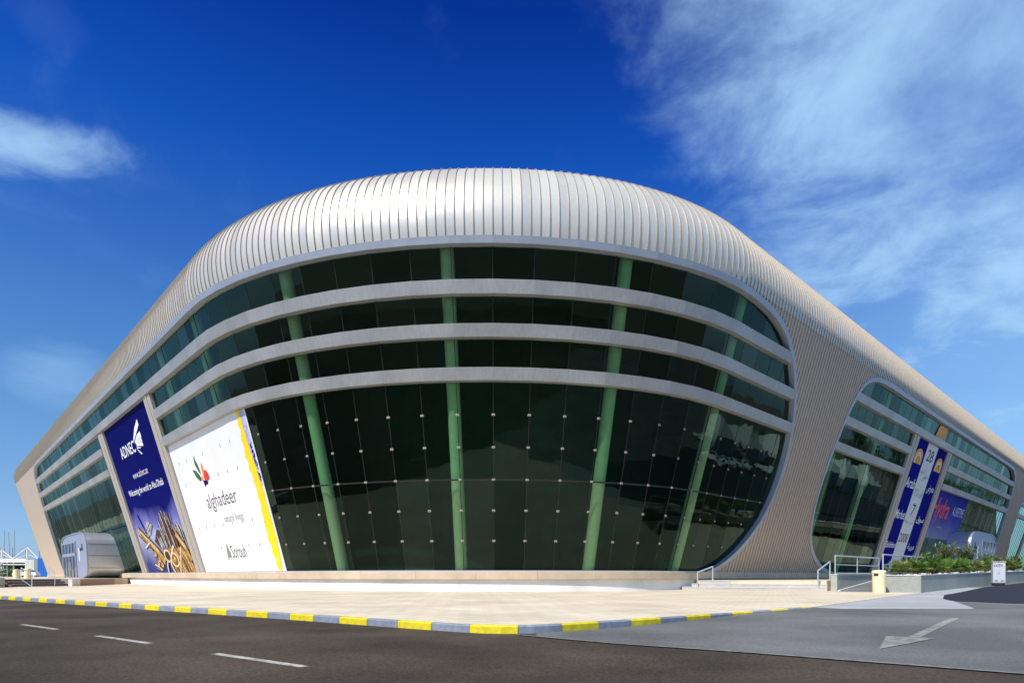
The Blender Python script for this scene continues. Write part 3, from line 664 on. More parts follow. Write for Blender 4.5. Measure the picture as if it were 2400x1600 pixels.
# ------------------------------------------------------------------ entrance pods
def pod(s_near, w, sgn, zb, zt, label):
    t = thing('entrance_lobby', label, 'entrance', Q(s_near+sgn*w/2, 0, zb)); t.location = (0, 0, 0)
    def ring(p, k=1.0, n=44):
        out = []
        for i in range(n):
            a = 2*math.pi*i/n; c, s_ = math.cos(a), math.sin(a); ex = .42
            u = math.copysign(abs(c)**ex, c)*k; v = math.copysign(abs(s_)**ex, s_)*k
            zz = zb+(zt-zb)*(v*.5+.5); lean = .06*(zz-zb)
            zz = max(zz, zb+.02)
            out.append(Q(s_near+sgn*(w/2-u*w/2*(1 if True else 1)), p+lean, zz))
        return out
    P = 3.3
    mb = MB(); mb.rings([ring(q) for q in (-2.0, 0, 1.6, P)], caps=False, smooth=True)
    mb.build('shell', 'podmet', t)
    mb = MB()
    for zz in (.22, .48, .72):     # panel joints on the near flank
        z = zb+(zt-zb)*zz; v = (zz-.5)*2; ex = .42; u = (1-min(1, abs(v))**(2/ex))**(ex/2)
        s_ = s_near+sgn*(w/2-u*w/2)-sgn*.012
        mb.rings([[Q(s_, p+.06*(z-zb), z-.02), Q(s_-sgn*.01, p+.06*(z-zb), z), Q(s_, p+.06*(z-zb), z+.02)] for p in (0, P-.02)], closed=False)
    mb.build('panel_joints', 'joint', t)
    mb = MB(); mb.rings([ring(P-.01), ring(P+.12), ring(P+.12, .955)], caps=False); mb.build('rim', 'podface', t)
    mb = MB(); r_ = ring(P+.06, .96); mb.add(r_, [tuple(range(len(r_)))]); mb.build('front_panel', 'podface', t)
    def fbox(a0, a1, z0_, z1_, p0, p1, mbx, mi=0):
        A = [(s_near+sgn*w*a, z) for a, z in ((a0, z0_), (a1, z0_), (a1, z1_), (a0, z1_))]
        mbx.rings([[Q(a, p+.06*(z-zb), z) for a, z in A] for p in (P+p0, P+p1)], mi=mi)
    d = MB(); fbox(.40, .93, zb+.05, zb+(zt-zb)*.80, .065, .09, d); dr = d.build('door_glazing', 'dglass', t)
    f = MB()
    for a in (.40, .53, .66, .80, .92): fbox(a, a+.016, zb+.05, zb+(zt-zb)*.80, .09, .16, f)
    fbox(.40, .936, zb+(zt-zb)*.50, zb+(zt-zb)*.57, .09, .19, f); fbox(.40, .936, zb+(zt-zb)*.79, zb+(zt-zb)*.82, .09, .17, f)
    f.build('door_frame', 'podface', t)
    for a in (.615, .70):
        h = MB(); fbox(a, a+.01, zb+1.0, zb+2.0, .16, .22, h); h.build('door_handle', 'rail', t)
    h = MB(); fbox(.27, .29, zb+(zt-zb)*.38, zb+(zt-zb)*.66, .065, .10, h); fbox(.13, .2, zb+(zt-zb)*.60, zb+(zt-zb)*.64, .065, .09, h, 1); fbox(.15, .18, zb+(zt-zb)*.64, zb+(zt-zb)*.74, .065, .09, h, 1); fbox(.20, .25, zb+(zt-zb)*.59, zb+(zt-zb)*.66, .065, .09, h, 1)
    h.build('sign_mark', ['white', 'ink'], t)
    return t
pod(-59, 17.5, -1, .62, 6.0, 'rounded silver entrance lobby bulging from the left end of the hall')
pod(77, 17, 1, 1.0, 6.9, 'rounded silver entrance lobby rising behind the planted bed')

# ------------------------------------------------------------------ ground
PC = np.array([21.8, 33.2]); DR = np.array([.7284, .6852]); NR = np.array([.6852, -.7284])
def rise(x, y): return .012*max(0, (x-PC[0])*DR[0]+(y-PC[1])*DR[1])
def gz(x, y):
    u = min(1, max(0, ((x-1.5)*.72+(y-11.5)*.69)/9.0)); u = u*u*(3-2*u); return -.13+.126*u+rise(x, y)
def resample(P, n):
    P = np.array(P, float); d = np.concatenate([[0], np.cumsum(np.linalg.norm(np.diff(P, axis=0), axis=1))]); t = np.linspace(0, d[-1], n)
    return np.stack([np.interp(t, d, P[:, 0]), np.interp(t, d, P[:, 1])], 1)
def flat(name, poly, z, m):
    mb = MB(); mb.add([(x, y, z) for x, y in poly], [tuple(range(len(poly)))]); return struct(mb.build(name, m))
def lofted(name, A, B, off, m, n=60, k=10):
    A, B = resample(A, n), resample(B, n); mb = MB()
    mb.rings([[(*(a+(b-a)*j/k), gz(*(a+(b-a)*j/k))+off) for j in range(k+1)] for a, b in zip(A, B)], closed=False, caps=False, smooth=True); return struct(mb.build(name, m))
flat('ground', [(-1500, -1500), (1500, -1500), (1500, 2500), (-1500, 2500)], -.16, 'sand')
KERB = [(-110, 92.4), (-60, 55.3), (-22.6, 27.5), (-11.5, 19.25), (-5.6, 14.95), (-2.2, 12.35), (-.95, 11.42), (-.55, 11.2), (-.15, 11.1), (.25, 11.14), (.7, 11.36), (1.15, 11.68), (2.71, 12.85), (4.91, 14.65), (7.26, 16.6), (8.5, 17.75)]
flat('road', [(-130, 112)]+KERB+[(12, 22), (60, -40), (60, -60), (-200, -60), (-200, 110)], -.134, 'asphalt')
inner = []
Kp = [np.array(p) for p in KERB]
for i, p in enumerate(Kp):
    d = Kp[min(i+1, len(Kp)-1)]-Kp[max(i-1, 0)]; d /= np.linalg.norm(d); inner.append(tuple(p+np.array([-d[1], d[0]])*.14))
flat('pavement', inner+[(8.5, 17.75), (21.8, 33.2), (60, 69), (60, 150), (-140, 150), (-140, 114)], 0.0, 'paver')
APA = [(.45, 11.22), (1.15, 11.66), (2.71, 12.83), (4.91, 14.63), (8.5, 17.73), (21.8, 33.2), (60, 69.1), (140, 144)]
lofted('apron', APA, [(.40, 10.66), (1.47, 9.5), (3.19, 8.3), (5.38, 6.5), (12, .4), (40, -25), (160, 0)], -.001, 'apron', 140, 20)
lofted('concrete_strip', [(8.6, 17.76), (21.8, 33.15), (30, 40.9)], [(9.0, 17.0), (12.6, 16.9), (17.5, 25.2), (22.5, 31.8), (31, 40.6)], .004, 'concrete', 60, 8)
lofted('road_shadow', [(15.9, 22.6), (16.6, 24.0), (20.4, 29.4), (30.5, 40.4), (60, 68.0), (120, 124)], [(15.85, 22.0), (15.9, 21.2), (16.3, 20.2), (17.2, 19.4), (18.6, 19.1), (24, 20.6), (70, 40), (140, 60)], .009, 'shadow_asphalt', 80, 10)  # painted shadow: dark sheet over the apron, no caster modelled
mb = MB(); LN = resample([(.1, 10.82), (1.47, 9.5), (3.19, 8.3), (5.38, 6.5), (12, .4), (30, -16)], 60)
for j, (o0, o1, h, mi) in enumerate(((-.06, .0, .006, 1), (.0, .05, .014, 0))):
    rr = []
    for i, p in enumerate(LN):
        d = LN[min(i+1, 59)]-LN[max(i-1, 0)]; d /= np.linalg.norm(d); nn = np.array([d[1], -d[0]]); rr.append([(*(p+nn*o0), -.13+h), (*(p+nn*o1), -.13+h)])
    mb.rings(rr, closed=False)
struct(mb.build('road_edge', ['oldpaint', 'joint']))
# painted kerb stones
def kerb():
    dense = resample(KERB, 900); cum = np.concatenate([[0], np.cumsum(np.linalg.norm(np.diff(dense, axis=0), axis=1))])
    i0 = int(np.argmin(np.linalg.norm(dense-np.array([-.72, 11.28]), axis=1))); s0_ = cum[i0]
    mb = MB(); seg = .93
    a = s0_-seg*math.floor(s0_/seg); k = -int(math.floor(s0_/seg))
    while a < cum[-1]-.05:
        b = min(a+seg, cum[-1]); ts = np.linspace(a+.006, b-.006, 4); rr = []
        for t in ts:
            p = np.array([np.interp(t, cum, dense[:, 0]), np.interp(t, cum, dense[:, 1])]); q = np.array([np.interp(t+.05, cum, dense[:, 0]), np.interp(t+.05, cum, dense[:, 1])])-np.array([np.interp(t-.05, cum, dense[:, 0]), np.interp(t-.05, cum, dense[:, 1])])
            q /= np.linalg.norm(q); n = np.array([-q[1], q[0]]); zt = .012; lo = -.16
            prof_ = [(0, lo), (0.0, zt-.025), (.025, zt), (.15, zt), (.15, lo)]
            rr.append([(*(p+n*u), z) for u, z in prof_])
        mb.rings(rr, mi=k % 2); a += seg; k += 1
    struct(mb.build('kerb', ['yellow', 'kgrey']))
kerb()
# lane dashes and arrow
mb = MB()
dd_ = np.array([-.80, .60]); 
for c in ((-3.15, 7.67), (-6.34, 10.12), (-9.57, 12.6), (-12.8, 15.05), (-16.0, 17.45), (.1, 5.2)):
    c = np.array(c); n = np.array([.6, .8])*.062; L = dd_*1.0 if c[0] < -2 else dd_*1.0
    P = [c-L-n, c-L+n, c+L+n, c+L-n]; mb.add([(*p, -.13) for p in P], [(0, 1, 2, 3)])
struct(mb.build('road_marking', 'paint'))
mb = MB()
def gp(x, y): return (x, y, gz(x, y)+.006)
tail = [np.array(p) for p in ((9.48, 13.47), (9.63, 13.40))]; jn = [np.array(p) for p in ((6.50, 10.22), (6.64, 10.12))]
for k in range(8):
    a, b = k/8, (k+1)/8; mb.add([gp(*(tail[0]+(jn[0]-tail[0])*a)), gp(*(tail[1]+(jn[1]-tail[1])*a)), gp(*(tail[1]+(jn[1]-tail[1])*b)), gp(*(tail[0]+(jn[0]-tail[0])*b))], [(0, 1, 2, 3)])
mb.add([gp(6.21, 10.34), gp(6.57, 10.17), gp(5.14, 8.72)], [(0, 1, 2)]); mb.add([gp(6.57, 10.17), gp(6.75, 9.94), gp(5.14, 8.72)], [(0, 1, 2)])
struct(mb.build('road_marking', 'oldpaint'))

# ------------------------------------------------------------------ left terrace, steps, railings
TL = [(-43.6, 71), (-38.9, 56.2), (-40.2, 55.0), (-41.0, 49.6), (-39.0, 47.9), (-39.6, 40), (-150, 40), (-320, 400), (-100, 400), (-60, 95)]
mb = MB(); mb.rings([[(x, y, z) for x, y in TL] for z in (-.15, .62)]); struct(mb.build('terrace', 'slab'))
mb = MB()
def wall(mbx, a, b, z0_, z1_, th, mi=0, side=1):
    a, b = np.array(a), np.array(b); d = (b-a)/np.linalg.norm(b-a); n = np.array([-d[1], d[0]])*th*side
    mbx.rings([[(*a, z), (*b, z), (*(b+n), z), (*(a+n), z)] for z in (z0_, z1_)], mi=mi)
wall(mb, (-43.5, 70.6), (-38.75, 55.9), -.15, .60, .25, 0, -1); wall(mb, (-38.72, 55.85), (-38.2, 54.1), -.15, .60, .3, 1, -1)
tag(mb.build('retaining_wall', ['rbrown', 'plinth']), 'low brown stone wall under the left entrance lobby', 'wall')
mb = MB()
for k in range(4):
    z1_ = .62-.195*k-.02; off = .36*k
    wall(mb, (-41.0+off+.0, 49.6-.0), (-40.2+off, 54.9), -.15, z1_, .5, 0, -1)
    wall(mb, (-41.0+off+.49, 49.62), (-40.2+off+.49, 54.88), z1_+.001, z1_+.03, .05, 1, -1)
tag(mb.build('stairs', ['stepb', 'coping']), 'dark brown four-step stairs beside the left entrance', 'stairs')
mb = MB(); wall(mb, (-39.0, 47.9), (-41.0, 49.55), -.15, .72, .3, 0, 1); wall(mb, (-39.6, 38), (-39.0, 47.9), -.15, .72, .3, 0, 1)
wall(mb, (-39.62, 37.9), (-38.97, 47.95), .721, .76, .36, 1, 1)
tag(mb.build('retaining_wall', ['wallst', 'coping']), 'grey rendered wall at the far left edge below slanting rails', 'wall')
def railing(name, posts, top, label, mids=(.5,), r=.028, group=None):
    """posts: list of (x, y, z_foot, z_top)"""
    t = thing(name, label, 'railing', posts[0][:3], 0, group); o = Vector(posts[0][:3])
    for x, y, z0_, z1_ in posts:
        mb = MB(); mb.tube([Vector((x, y, z0_))-o, Vector((x, y, z1_))-o], r); mb.build('post', 'rail', t)
    mb = MB(); mb.tube([Vector((x, y, z1_))-o for x, y, z0_, z1_ in posts], r*1.15); mb.build('top_rail', 'rail', t)
    for m_ in mids:
        mb = MB(); mb.tube([Vector((x, y, z0_+(z1_-z0_)*m_))-o for x, y, z0_, z1_ in posts], r*.8); mb.build('mid_rail', 'rail', t)
    return t
railing('handrail', [(-38.0, 49.3, .05, .95), (-39.4, 50.0, .62, 1.55)], None, 'steel handrail down the left entrance stairs', (.0001,), .03)
railing('handrail', [(-82.5, 98.5, .62, 1.55), (-79.0, 97.5, .62, 1.95)], None, 'thin handrail in front of the far left end of the hall', (.5,), .03)
railing('handrail', [(-38.9, 53.0, .1, 1.05), (-40.0, 53.8, .62, 1.7)], None, 'steel handrail beside the left lobby door', (.5,), .03)
railing('handrail', [(-43.5, 50.4, .62, 1.05), (-42.0, 50.9, .62, 1.55)], None, 'pale slanting rail above the grey wall at far left', (.55,), .04)

# ------------------------------------------------------------------ right terrace, steps, ramp, planter
SD = np.array([.887, -.461]); SN = np.array([.461, .887])     # along the steps, and up them
S0 = np.array([10.99, 40.3]); TZ = .62
mb = MB()
for k in range(3):
    a = S0+SD*(.55*k)+SN*(.36*k); b = np.array([18.45, 36.45])+SN*(.36*k)
    wall(mb, a, b, -.05, .2*(k+1)-.035, 3.0-.3*k, 0, 1); wall(mb, a-SN*.02, b-SN*.02, .2*(k+1)-.034, .2*(k+1), .45, 1, 1)
tag(mb.build('stairs', ['stone', 'coping']), 'pale stone three-step stairs up to the ribbed pier', 'stairs')
tp = [tuple(S0+SD*1.6+SN*.75), (18.7, 37.0), (60, 75.9), (44.5, 72.0)]+[Q(s, -.05, 0)[:2] for s in (45, 38, 30, 22, 15)]
mb = MB(); mb.rings([[(x, y, z) for x, y in tp] for z in (-.1, .605)]); struct(mb.build('terrace', 'slab'))
def P3(p, z): return (p[0], p[1], z)
h0 = S0+SD*.95+SN*.2; h1 = S0+SD*1.7+SN*1.35
railing('handrail', [(h0[0], h0[1], .2, 1.12), (h1[0], h1[1], .6, 1.5)], None, 'pale sloping handrail on the left side of the stone stairs', (), .04)
h0 = np.array([18.05, 36.75])+SN*.1; h1 = np.array([18.75, 36.75])+SN*.75
railing('handrail', [(h0[0], h0[1], .2, 1.2), (h1[0], h1[1], .6, 1.75)], None, 'sloping handrail on the right side of the stone stairs', (), .04)
# ramp wall (parapet)
W0 = np.array([18.28, 35.85]); 
mb = MB(); wall(mb, W0, W0+SD*.38, -.05, .94, 9.0, 0, 1)
mb2 = MB()
wa = W0+SD*.02; wb_ = wa+DR*8.6
mb = MB(); wall(mb, wa+SD*.36, wb_+SD*.36, -.05, .94, .34, 0, 1); wall(mb, wa-DR*.04+SD*.40, wb_+SD*.40, .941, .985, .42, 1, 1)
tag(mb.build('parapet_wall', ['wallst', 'coping']), 'short grey wall beside the ramp carrying a three-rail railing', 'wall')
rp = [wa+SD*.18+DR*t for t in (.25, 3.9, 8.0)]
railing('railing', [(p[0], p[1], .985, 2.06) for p in rp], None, 'steel railing with two posts bays on the grey ramp wall', (.06, .52), .035)
# ramp
r0 = wa+SD*.40; PE = np.array([20.1, 34.05]); 
mb = MB(); rr = []
for t in np.linspace(0, 1, 8):
    a = r0+DR*9*t; b = PE+DR*9*t+SD*.3; rr.append([P3(a, .004+.80*t), P3(b, .004+.80*t)])
mb.rings(rr, closed=False); 
mb.rings([[P3(r0+DR*9*t+SD*q, z+.80*t) for q, z in ((0, .006), (0, .08), (.12, .08), (.12, .006))] for t in np.linspace(0, 1, 5)], mi=1)
struct(mb.build('ramp', ['apron', 'coping']))
# planter
pl_len = 75
pin = PE+DR*pl_len
mb = MB()
def pz(t): return .012*max(0, t)
P_near = [PC, PE]
rr = []
for t in np.linspace(0, pl_len, 26):
    a = PC+DR*t; rr.append([P3(a, -.1+pz(t)), P3(a-NR*.0+np.array([0, 0]), .90+pz(t)), P3(a-NR*.22, .90+pz(t)), P3(a-NR*.22, -.1+pz(t))])
mb.rings(rr)
wall(mb, PE, PC-np.array([0, 0])+SD*-.002, -.1, .90, .22, 0, 1)
rr = []
for t in np.linspace(0, pl_len, 26):
    a = PE+DR*(t+.2); rr.append([P3(a, -.1+pz(t)), P3(a, .90+pz(t)), P3(a+NR*.2, .90+pz(t)), P3(a+NR*.2, -.1+pz(t))])
mb.rings(rr)
rr = []
for t in np.linspace(-.03, pl_len, 26):
    a = PC+DR*t+NR*.03; rr.append([P3(a, .901+pz(t)), P3(a, .945+pz(t)), P3(a-NR*.30, .945+pz(t)), P3(a-NR*.30, .901+pz(t))])
mb.rings(rr, mi=1); wall(mb, PE-DR*.03-SN*.03, PC-SD*.28-SN*.03, .901, .944, .30, 1, 1)
plant = tag(mb.build('planter', ['wallst', 'coping']), 'long grey rendered planter with a pale coping and plants', 'planter')
mb = MB(); rr = []
for t in np.linspace(.1, pl_len, 20):
    rr.append([P3(PC+DR*t-NR*.2, .84+pz(t)), P3((PC+PE)/2+DR*t, .93+pz(t)), P3(PE+DR*(t+.2)+NR*.15, .86+pz(t))])
mb.rings(rr, closed=False, smooth=True); struct(mb.build('planting_soil', 'soil'))
rnd = random.Random(11); mb = MB()
for k in range(420):
    t = rnd.uniform(.2, 38); q = rnd.uniform(.28, 2.0); c = PC+DR*t-NR*q; r = rnd.uniform(.05, .14)
    m_ = Matrix.Rotation(rnd.uniform(0, 6), 3, 'Z'); base = [(-1, -.6, 0), (.2, -1, 0), (1, -.2, 0), (.7, .8, 0), (-.5, .9, 0), (-.5, -.3, .75), (.4, -.4, .8), (.5, .4, .65), (-.3, .5, .7)]
    v = [m_ @ Vector((x*r, y*r*.8, z*r)) for x, y, z in base]
    mb.add([(c[0]+p.x, c[1]+p.y, .88+pz(t)+p.z) for p in v], [(0, 1, 6, 5), (1, 2, 6), (2, 3, 7, 6), (3, 4, 8, 7), (4, 0, 5, 8), (5, 6, 7, 8)])
o = mb.build('rocks', 'rock'); struct(o, 'stuff'); o['label'] = 'pale rocks strewn over the planter soil'; o['category'] = 'rocks'
ri = PE+DR*.4+NR*.1
rp = [ri+DR*t for t in (-.2, 4.2, 8.6)]
railing('railing', [(p[0], p[1], .90+pz(.5), 2.06) for p in rp], None, 'steel railing running behind the fan palms of the planter', (.06, .52), .035)
# bin
def bin_(loc, label, h=1.2, r=.33):
    t = thing('litter_bin', label, 'litter bin', loc, 0, None)
    mb = MB(); mb.lathe((0, 0, 0), [(r*.93, 0), (r*.95, .03), (r, h*.86), (r*1.0, h*.88)], 24); mb.build('body', 'cream', t)
    mb = MB(); mb.lathe((0, 0, 0), [(r*1.03, h*.885), (r*1.04, h*.95), (r*.95, h*.985), (r*.55, h), (0.01, h*1.002)], 24); mb.build('lid', 'cream', t)
    mb = MB(); a = R(215); mb.box((math.cos(a)*r*.98, math.sin(a)*r*.98, h*.80), (.04, .22, .13), rot=a); mb.build('slot', 'joint', t)
    return t
bin_((19.56, 33.2, 0), 'big cream litter bin standing before the planter', 1.2, .33)
bin_((-48.2, 62, .62), 'cream litter bin at the top of the left stairs', 1.0, .30)
bin_((-52.5, 66, .62), 'cream litter bin at far left behind the slanting rail', .95, .32)
# control cabinet
t_ = 16.4; cb = PC+DR*t_+NR*.75; zc = gz(cb[0], cb[1])
t = thing('utility_cabinet', 'white metal utility cabinet in front of the planter', 'cabinet', (cb[0], cb[1], zc), -.42); t.scale = (.72, .8, .88)
mb = MB(); mb.box((0, 0, .10), (.92, .55, .24)); mb.build('base', 'joint', t)
mb = MB(); mb.box((0, 0, 1.05), (1.0, .6, 1.66), bev=.02); mb.build('body', 'cab', t)
mb = MB(); mb.box((0, 0, 1.91), (1.1, .7, .06), bev=.015); mb.build('cap', 'cab', t)
mb = MB(); mb.box((-.235, -.315, 1.02), (.44, .03, 1.5), bev=.008); mb.build('door', 'cab', t); mb = MB(); mb.box((.235, -.315, 1.02), (.44, .03, 1.5), bev=.008); mb.build('door', 'cab', t)
mb = MB(); mb.box((-.05, -.34, 1.0), (.025, .03, .18)); mb.build('handle', 'ink', t)
mb = MB()
for k in range(5): mb.box((-.25, -.332, .34+k*.03), (.3, .006, .012)); mb.box((.25, -.332, .34+k*.03), (.3, .006, .012))
mb.build('vent', 'ink', t)
cu = bpy.data.curves.new('t', 'FONT'); cu.body = 'CCTV'; cu.size = .27; cu.extrude = .003; cu.offset = .008
ob = bpy.data.objects.new('t', cu); C.objects.link(ob); bpy.context.view_layer.update()
me = bpy.data.meshes.new_from_object(ob.evaluated_get(bpy.context.evaluated_depsgraph_get())); bpy.data.objects.remove(ob)
me.materials.clear(); me.materials.append(M['ink']); o = bpy.data.objects.new('lettering', me); C.objects.link(o); o.parent = t; o.location = (-.44, -.334, 1.52); o.rotation_euler = (R(90), 0, 0)

# ------------------------------------------------------------------ planting
def fan_palm(seed, n=16, m='palm'):
    rnd = random.Random(seed); t = thing('fan_palm', 'x', 'palm', (0, 0, 0), 0, 'fan palms in the planter')
    mb = MB(); mb.lathe((0, 0, 0), [(.13, -.05), (.12, .08), (.10, .2), (.06, .28)], 10); mb.build('trunk', 'stem', t)
    mb = MB()
    for k in range(n):
        az_ = 2*math.pi*k/n*1.618*1.0+rnd.uniform(-.3, .3); el_ = R(rnd.uniform(5, 75)); L = rnd.uniform(.35, .7)
        d = Vector((math.cos(az_)*math.cos(el_), math.sin(az_)*math.cos(el_), math.sin(el_))); b0 = Vector((0, 0, .20))
        tip = b0+d*L; side = d.cross(Vector((0, 0, 1))).normalized(); up = side.cross(d)
        mb.tube([b0, b0+d*L*.5+Vector((0, 0, .03)), tip], [.018, .012, .010], 5)
        fr = rnd.uniform(.45, .72); nb_ = 18; spread = R(rnd.uniform(115, 150)); droop = rnd.uniform(.05, .28)
        for j in range(nb_):
            a = -spread+2*spread*(j+.5)/nb_; dirv = d*math.cos(a)+side*math.sin(a)
            ln = fr*(1-.18*abs(a)/spread)*rnd.uniform(.9, 1.06); w = side*math.cos(a)-d*math.sin(a); ww = fr*math.tan(spread/nb_)*.55
            m1 = tip+dirv*ln*.55+up*(.02 if j % 2 else -.02); m2 = tip+dirv*ln+Vector((0, 0, -droop*ln*rnd.uniform(.6, 1.3)))
            mb.add([tip, m1-w*ww*.95, m2, m1+w*ww*.95], [(0, 1, 2), (0, 2, 3)], 1)
    mb.build('foliage', ['stem', m], t)
    return t
fpA, fpB, fpC = fan_palm(1, 17, 'palmy'), fan_palm(2, 15), fan_palm(4, 18)
def oleander(seed, h=1.9, nf=14):
    rnd = random.Random(seed); t = thing('oleander', 'x', 'shrub', (0, 0, 0), 0, 'flowering oleanders in the planter')
    st = MB(); lf = MB(); fl = MB(); tips = []
    for k in range(34):
        a = rnd.uniform(0, 6.28); sp = rnd.uniform(.1, .85); hh = h*rnd.uniform(.55, 1.0)
        p0 = Vector((rnd.uniform(-.1, .1), rnd.uniform(-.1, .1), 0)); p2 = Vector((math.cos(a)*sp, math.sin(a)*sp, hh)); p1 = (p0+p2)/2+Vector((math.cos(a)*.0, math.sin(a)*.0, .15))
        st.tube([p0, p1, p2], [.02, .014, .006], 5); tips.append(p2)
        for q in range(46):
            u = rnd.uniform(.3, 1.03); c = p0*(1-u)**2+p1*2*u*(1-u)+p2*u*u
            ad = rnd.uniform(0, 6.28); ed = R(rnd.uniform(-10, 70)); d = Vector((math.cos(ad)*math.cos(ed), math.sin(ad)*math.cos(ed), math.sin(ed))); L = rnd.uniform(.17, .28); sd_ = d.cross(Vector((0, 0, 1))).normalized()*L*.14
            lf.add([c, c+d*L*.5+sd_, c+d*L, c+d*L*.5-sd_], [(0, 1, 2), (0, 2, 3)])
    for k in range(nf):
        p = tips[rnd.randrange(len(tips))]*rnd.uniform(.85, 1.0)+Vector((rnd.uniform(-.1, .1), rnd.uniform(-.1, .1), rnd.uniform(0, .1)))
        for j in range(6):
            c = p+Vector((rnd.uniform(-.06, .06), rnd.uniform(-.06, .06), rnd.uniform(-.04, .05)))
            for b in range(5):
                a = b*1.257; r_ = rnd.uniform(.06, .085); d = Vector((math.cos(a), math.sin(a), .3))*r_; e_ = Vector((-math.sin(a), math.cos(a), 0))*r_*.5
                fl.add([c, c+d*.6+e_, c+d, c+d*.6-e_], [(0, 1, 2, 3)])
    st.build('stems', 'stem', t); lf.build('foliage', 'ole', t); fl.build('flowers', 'petal', t)
    return t
olA, olB = oleander(21, 2.1, 12), oleander(22, 1.8, 9)
first = set()
def put(o, t_, q, label, sc=1.0, rz=0.0):
    c = PC+DR*t_-NR*q; z = .88+pz(t_)
    if o.name not in first:
        first.add(o.name); o.location = (c[0], c[1], z); o.rotation_euler = (0, 0, rz); o.scale = (sc,)*3; o['label'] = label; return o
    return copy_tree(o, (c[0], c[1], z), rz, sc, label)
put(fpA, 1.7, 1.4, 'yellowish fan palm at the left end of the planter by the railing', .80, .3)
put(fpC, 3.3, 1.0, 'bushy fan palm second from the left end of the planter', .86, 1.3)
put(fpB, 6.0, .8, 'dark fan palm third from the left end of the planter', .95, 2.1)
put(fpB, 9.6, .75, 'fan palm left of the tallest pink-flowered oleander', .92, 3.5)
put(fpC, 13.2, .75, 'fan palm at the foot of the tallest pink-flowered oleander', .90, .4)
put(fpA, 17.2, .8, 'fan palm under the red-flowered oleander near the silver lobby door', .90, 5.1)
put(fpB, 21.4, .8, 'fan palm just left of the grey-white cabinet', .95, 4.4)
put(fpA, 30.0, .8, 'fan palm just right of the grey-white cabinet', 1.0, 2.6)
put(fpC, 33.2, .8, 'fan palm at the right edge of the photo beyond the cabinet', 1.0, 1.7)
put(olB, 4.4, 1.7, 'green oleander behind the second fan palm with few flowers', .62, .5)
put(olA, 12.3, 1.4, 'tallest pink-flowered oleander left of the silver lobby door', 1.0, .2)
put(olB, 8.2, 1.5, 'low leafy oleander between the third and fourth fan palms', .80, 2.2)
put(olA, 18.3, 1.5, 'red-flowered oleander standing before the silver lobby door', 1.02, 2.4)
put(olB, 23.6, 1.2, 'low oleander with a few pink flowers left of the cabinet', .85, 4.0)
put(olB, 14.6, .6, 'low oleander with red blooms hanging over the planter edge', .55, 1.1)
put(olA, 32.0, 1.7, 'oleander behind the fan palms right of the cabinet', .70, 5.0)
put(olB, 36.5, 1.2, 'oleander at the far right end of the visible planter', .85, 3.0)

# ------------------------------------------------------------------ far left background
def at(px, Yd): return (px-1200)/1460*Yd
# open canopy building with white trusses
Yc = 210
cv = thing('canopy_building', 'long low white canopy building with triangular tent trusses', 'building', (at(20, Yc), Yc, .62)); o0 = Vector(cv.location)
def rel(px, z, dy=0): return Vector((at(px, Yc)-o0.x, dy, z-.62))
mb = MB()
for z0_, z1_, mi in ((5.3, 6.6, 0), (4.55, 4.85, 0), (4.3, 4.5, 1)):
    mb.rings([[rel(-60, z0_, -2), rel(72, z0_, -2), rel(72, z1_, -2), rel(-60, z1_, -2)], [rel(-60, z0_, 12), rel(72, z0_, 12), rel(72, z1_, 12), rel(-60, z1_, 12)]], mi=mi)
mb.build('roof_slab', ['canvas', 'stepb'], cv)
mb = MB(); mb.rings([[rel(-60, .4, 12.2), rel(72, .4, 12.2), rel(72, 6.5, 12.2), rel(-60, 6.5, 12.2)], [rel(-60, .4, 12.6), rel(72, .4, 12.6), rel(72, 6.5, 12.6), rel(-60, 6.5, 12.6)]]); mb.build('back_wall', 'dark', cv)
for px in (-30, -5, 13, 25, 40, 72):
    mb = MB(); mb.tube([rel(px, .6, -1.5), rel(px, 9.6 if px in (13, 72) else 6.8, -1.5)], .28 if px in (72, 13) else .18, 8); mb.build('post', 'canvas', cv)
for a, b, c in ((-8, 13, 38), (38, 72, 98)):
    mb = MB()
    mb.tube([rel(a, 6.6, -1.5), rel(b, 9.5 if b == 13 else 10.3, -1.5), rel(c, 6.7, -1.5)], .15, 6); mb.tube([rel(a+4, 6.5, -1.5), rel(b+3, 7.9, -1.5), rel(c+8, 6.2, -1.5)], .09, 6)
    mb.build('truss', 'canvas', cv)
mb = MB(); mb.rings([[rel(75, .6, -3), rel(96, .6, -3), rel(96, 6.3, -3), rel(75, 6.3, -3)], [rel(75, .6, 8), rel(96, .6, 8), rel(96, 6.3, 8), rel(75, 6.3, 8)]])
for px in range(77, 96, 3): mb.tube([rel(px, .6, -3), rel(px, 6.3, -3)], .12, 6)
mb.build('side_wing', 'canvas', cv)
for px, zt in ((10, 17.6), (21, 17.2), (34, 17.8)):
    mb = MB(); Yd = 240; x = at(px, Yd); mb.tube([(0, 0, 0), (-1.0 if px == 21 else 0, 0, zt)], [.16, .09], 6)
    lab = {10: 'leftmost of three thin grey masts behind the canopy', 21: 'slightly leaning middle mast of three behind the canopy', 34: 'rightmost of three thin grey masts behind the canopy'}[px]
    tag(mb.build('mast', 'pole', None, (x+(.8 if px == 21 else 0), Yd, .62)), lab, 'mast')
t = thing('fence', 'tall thin wire fence strung on poles behind the canopy', 'fence', (at(40, 230), 230, .62))
for k, px in enumerate((-30, 0, 29, 60, 92)):
    mb = MB(); mb.tube([(at(px, 230)-at(40, 230), 0, 0), (at(px, 230)-at(40, 230), 0, 10.8)], .13, 6); mb.build('post', 'pole', t)
for z in (8.4, 10.6):
    mb = MB(); mb.tube([(at(-60, 230)-at(40, 230), 0, z), (at(110, 230)-at(40, 230), 0, z)], .09, 6); mb.build('wire', 'pole', t)
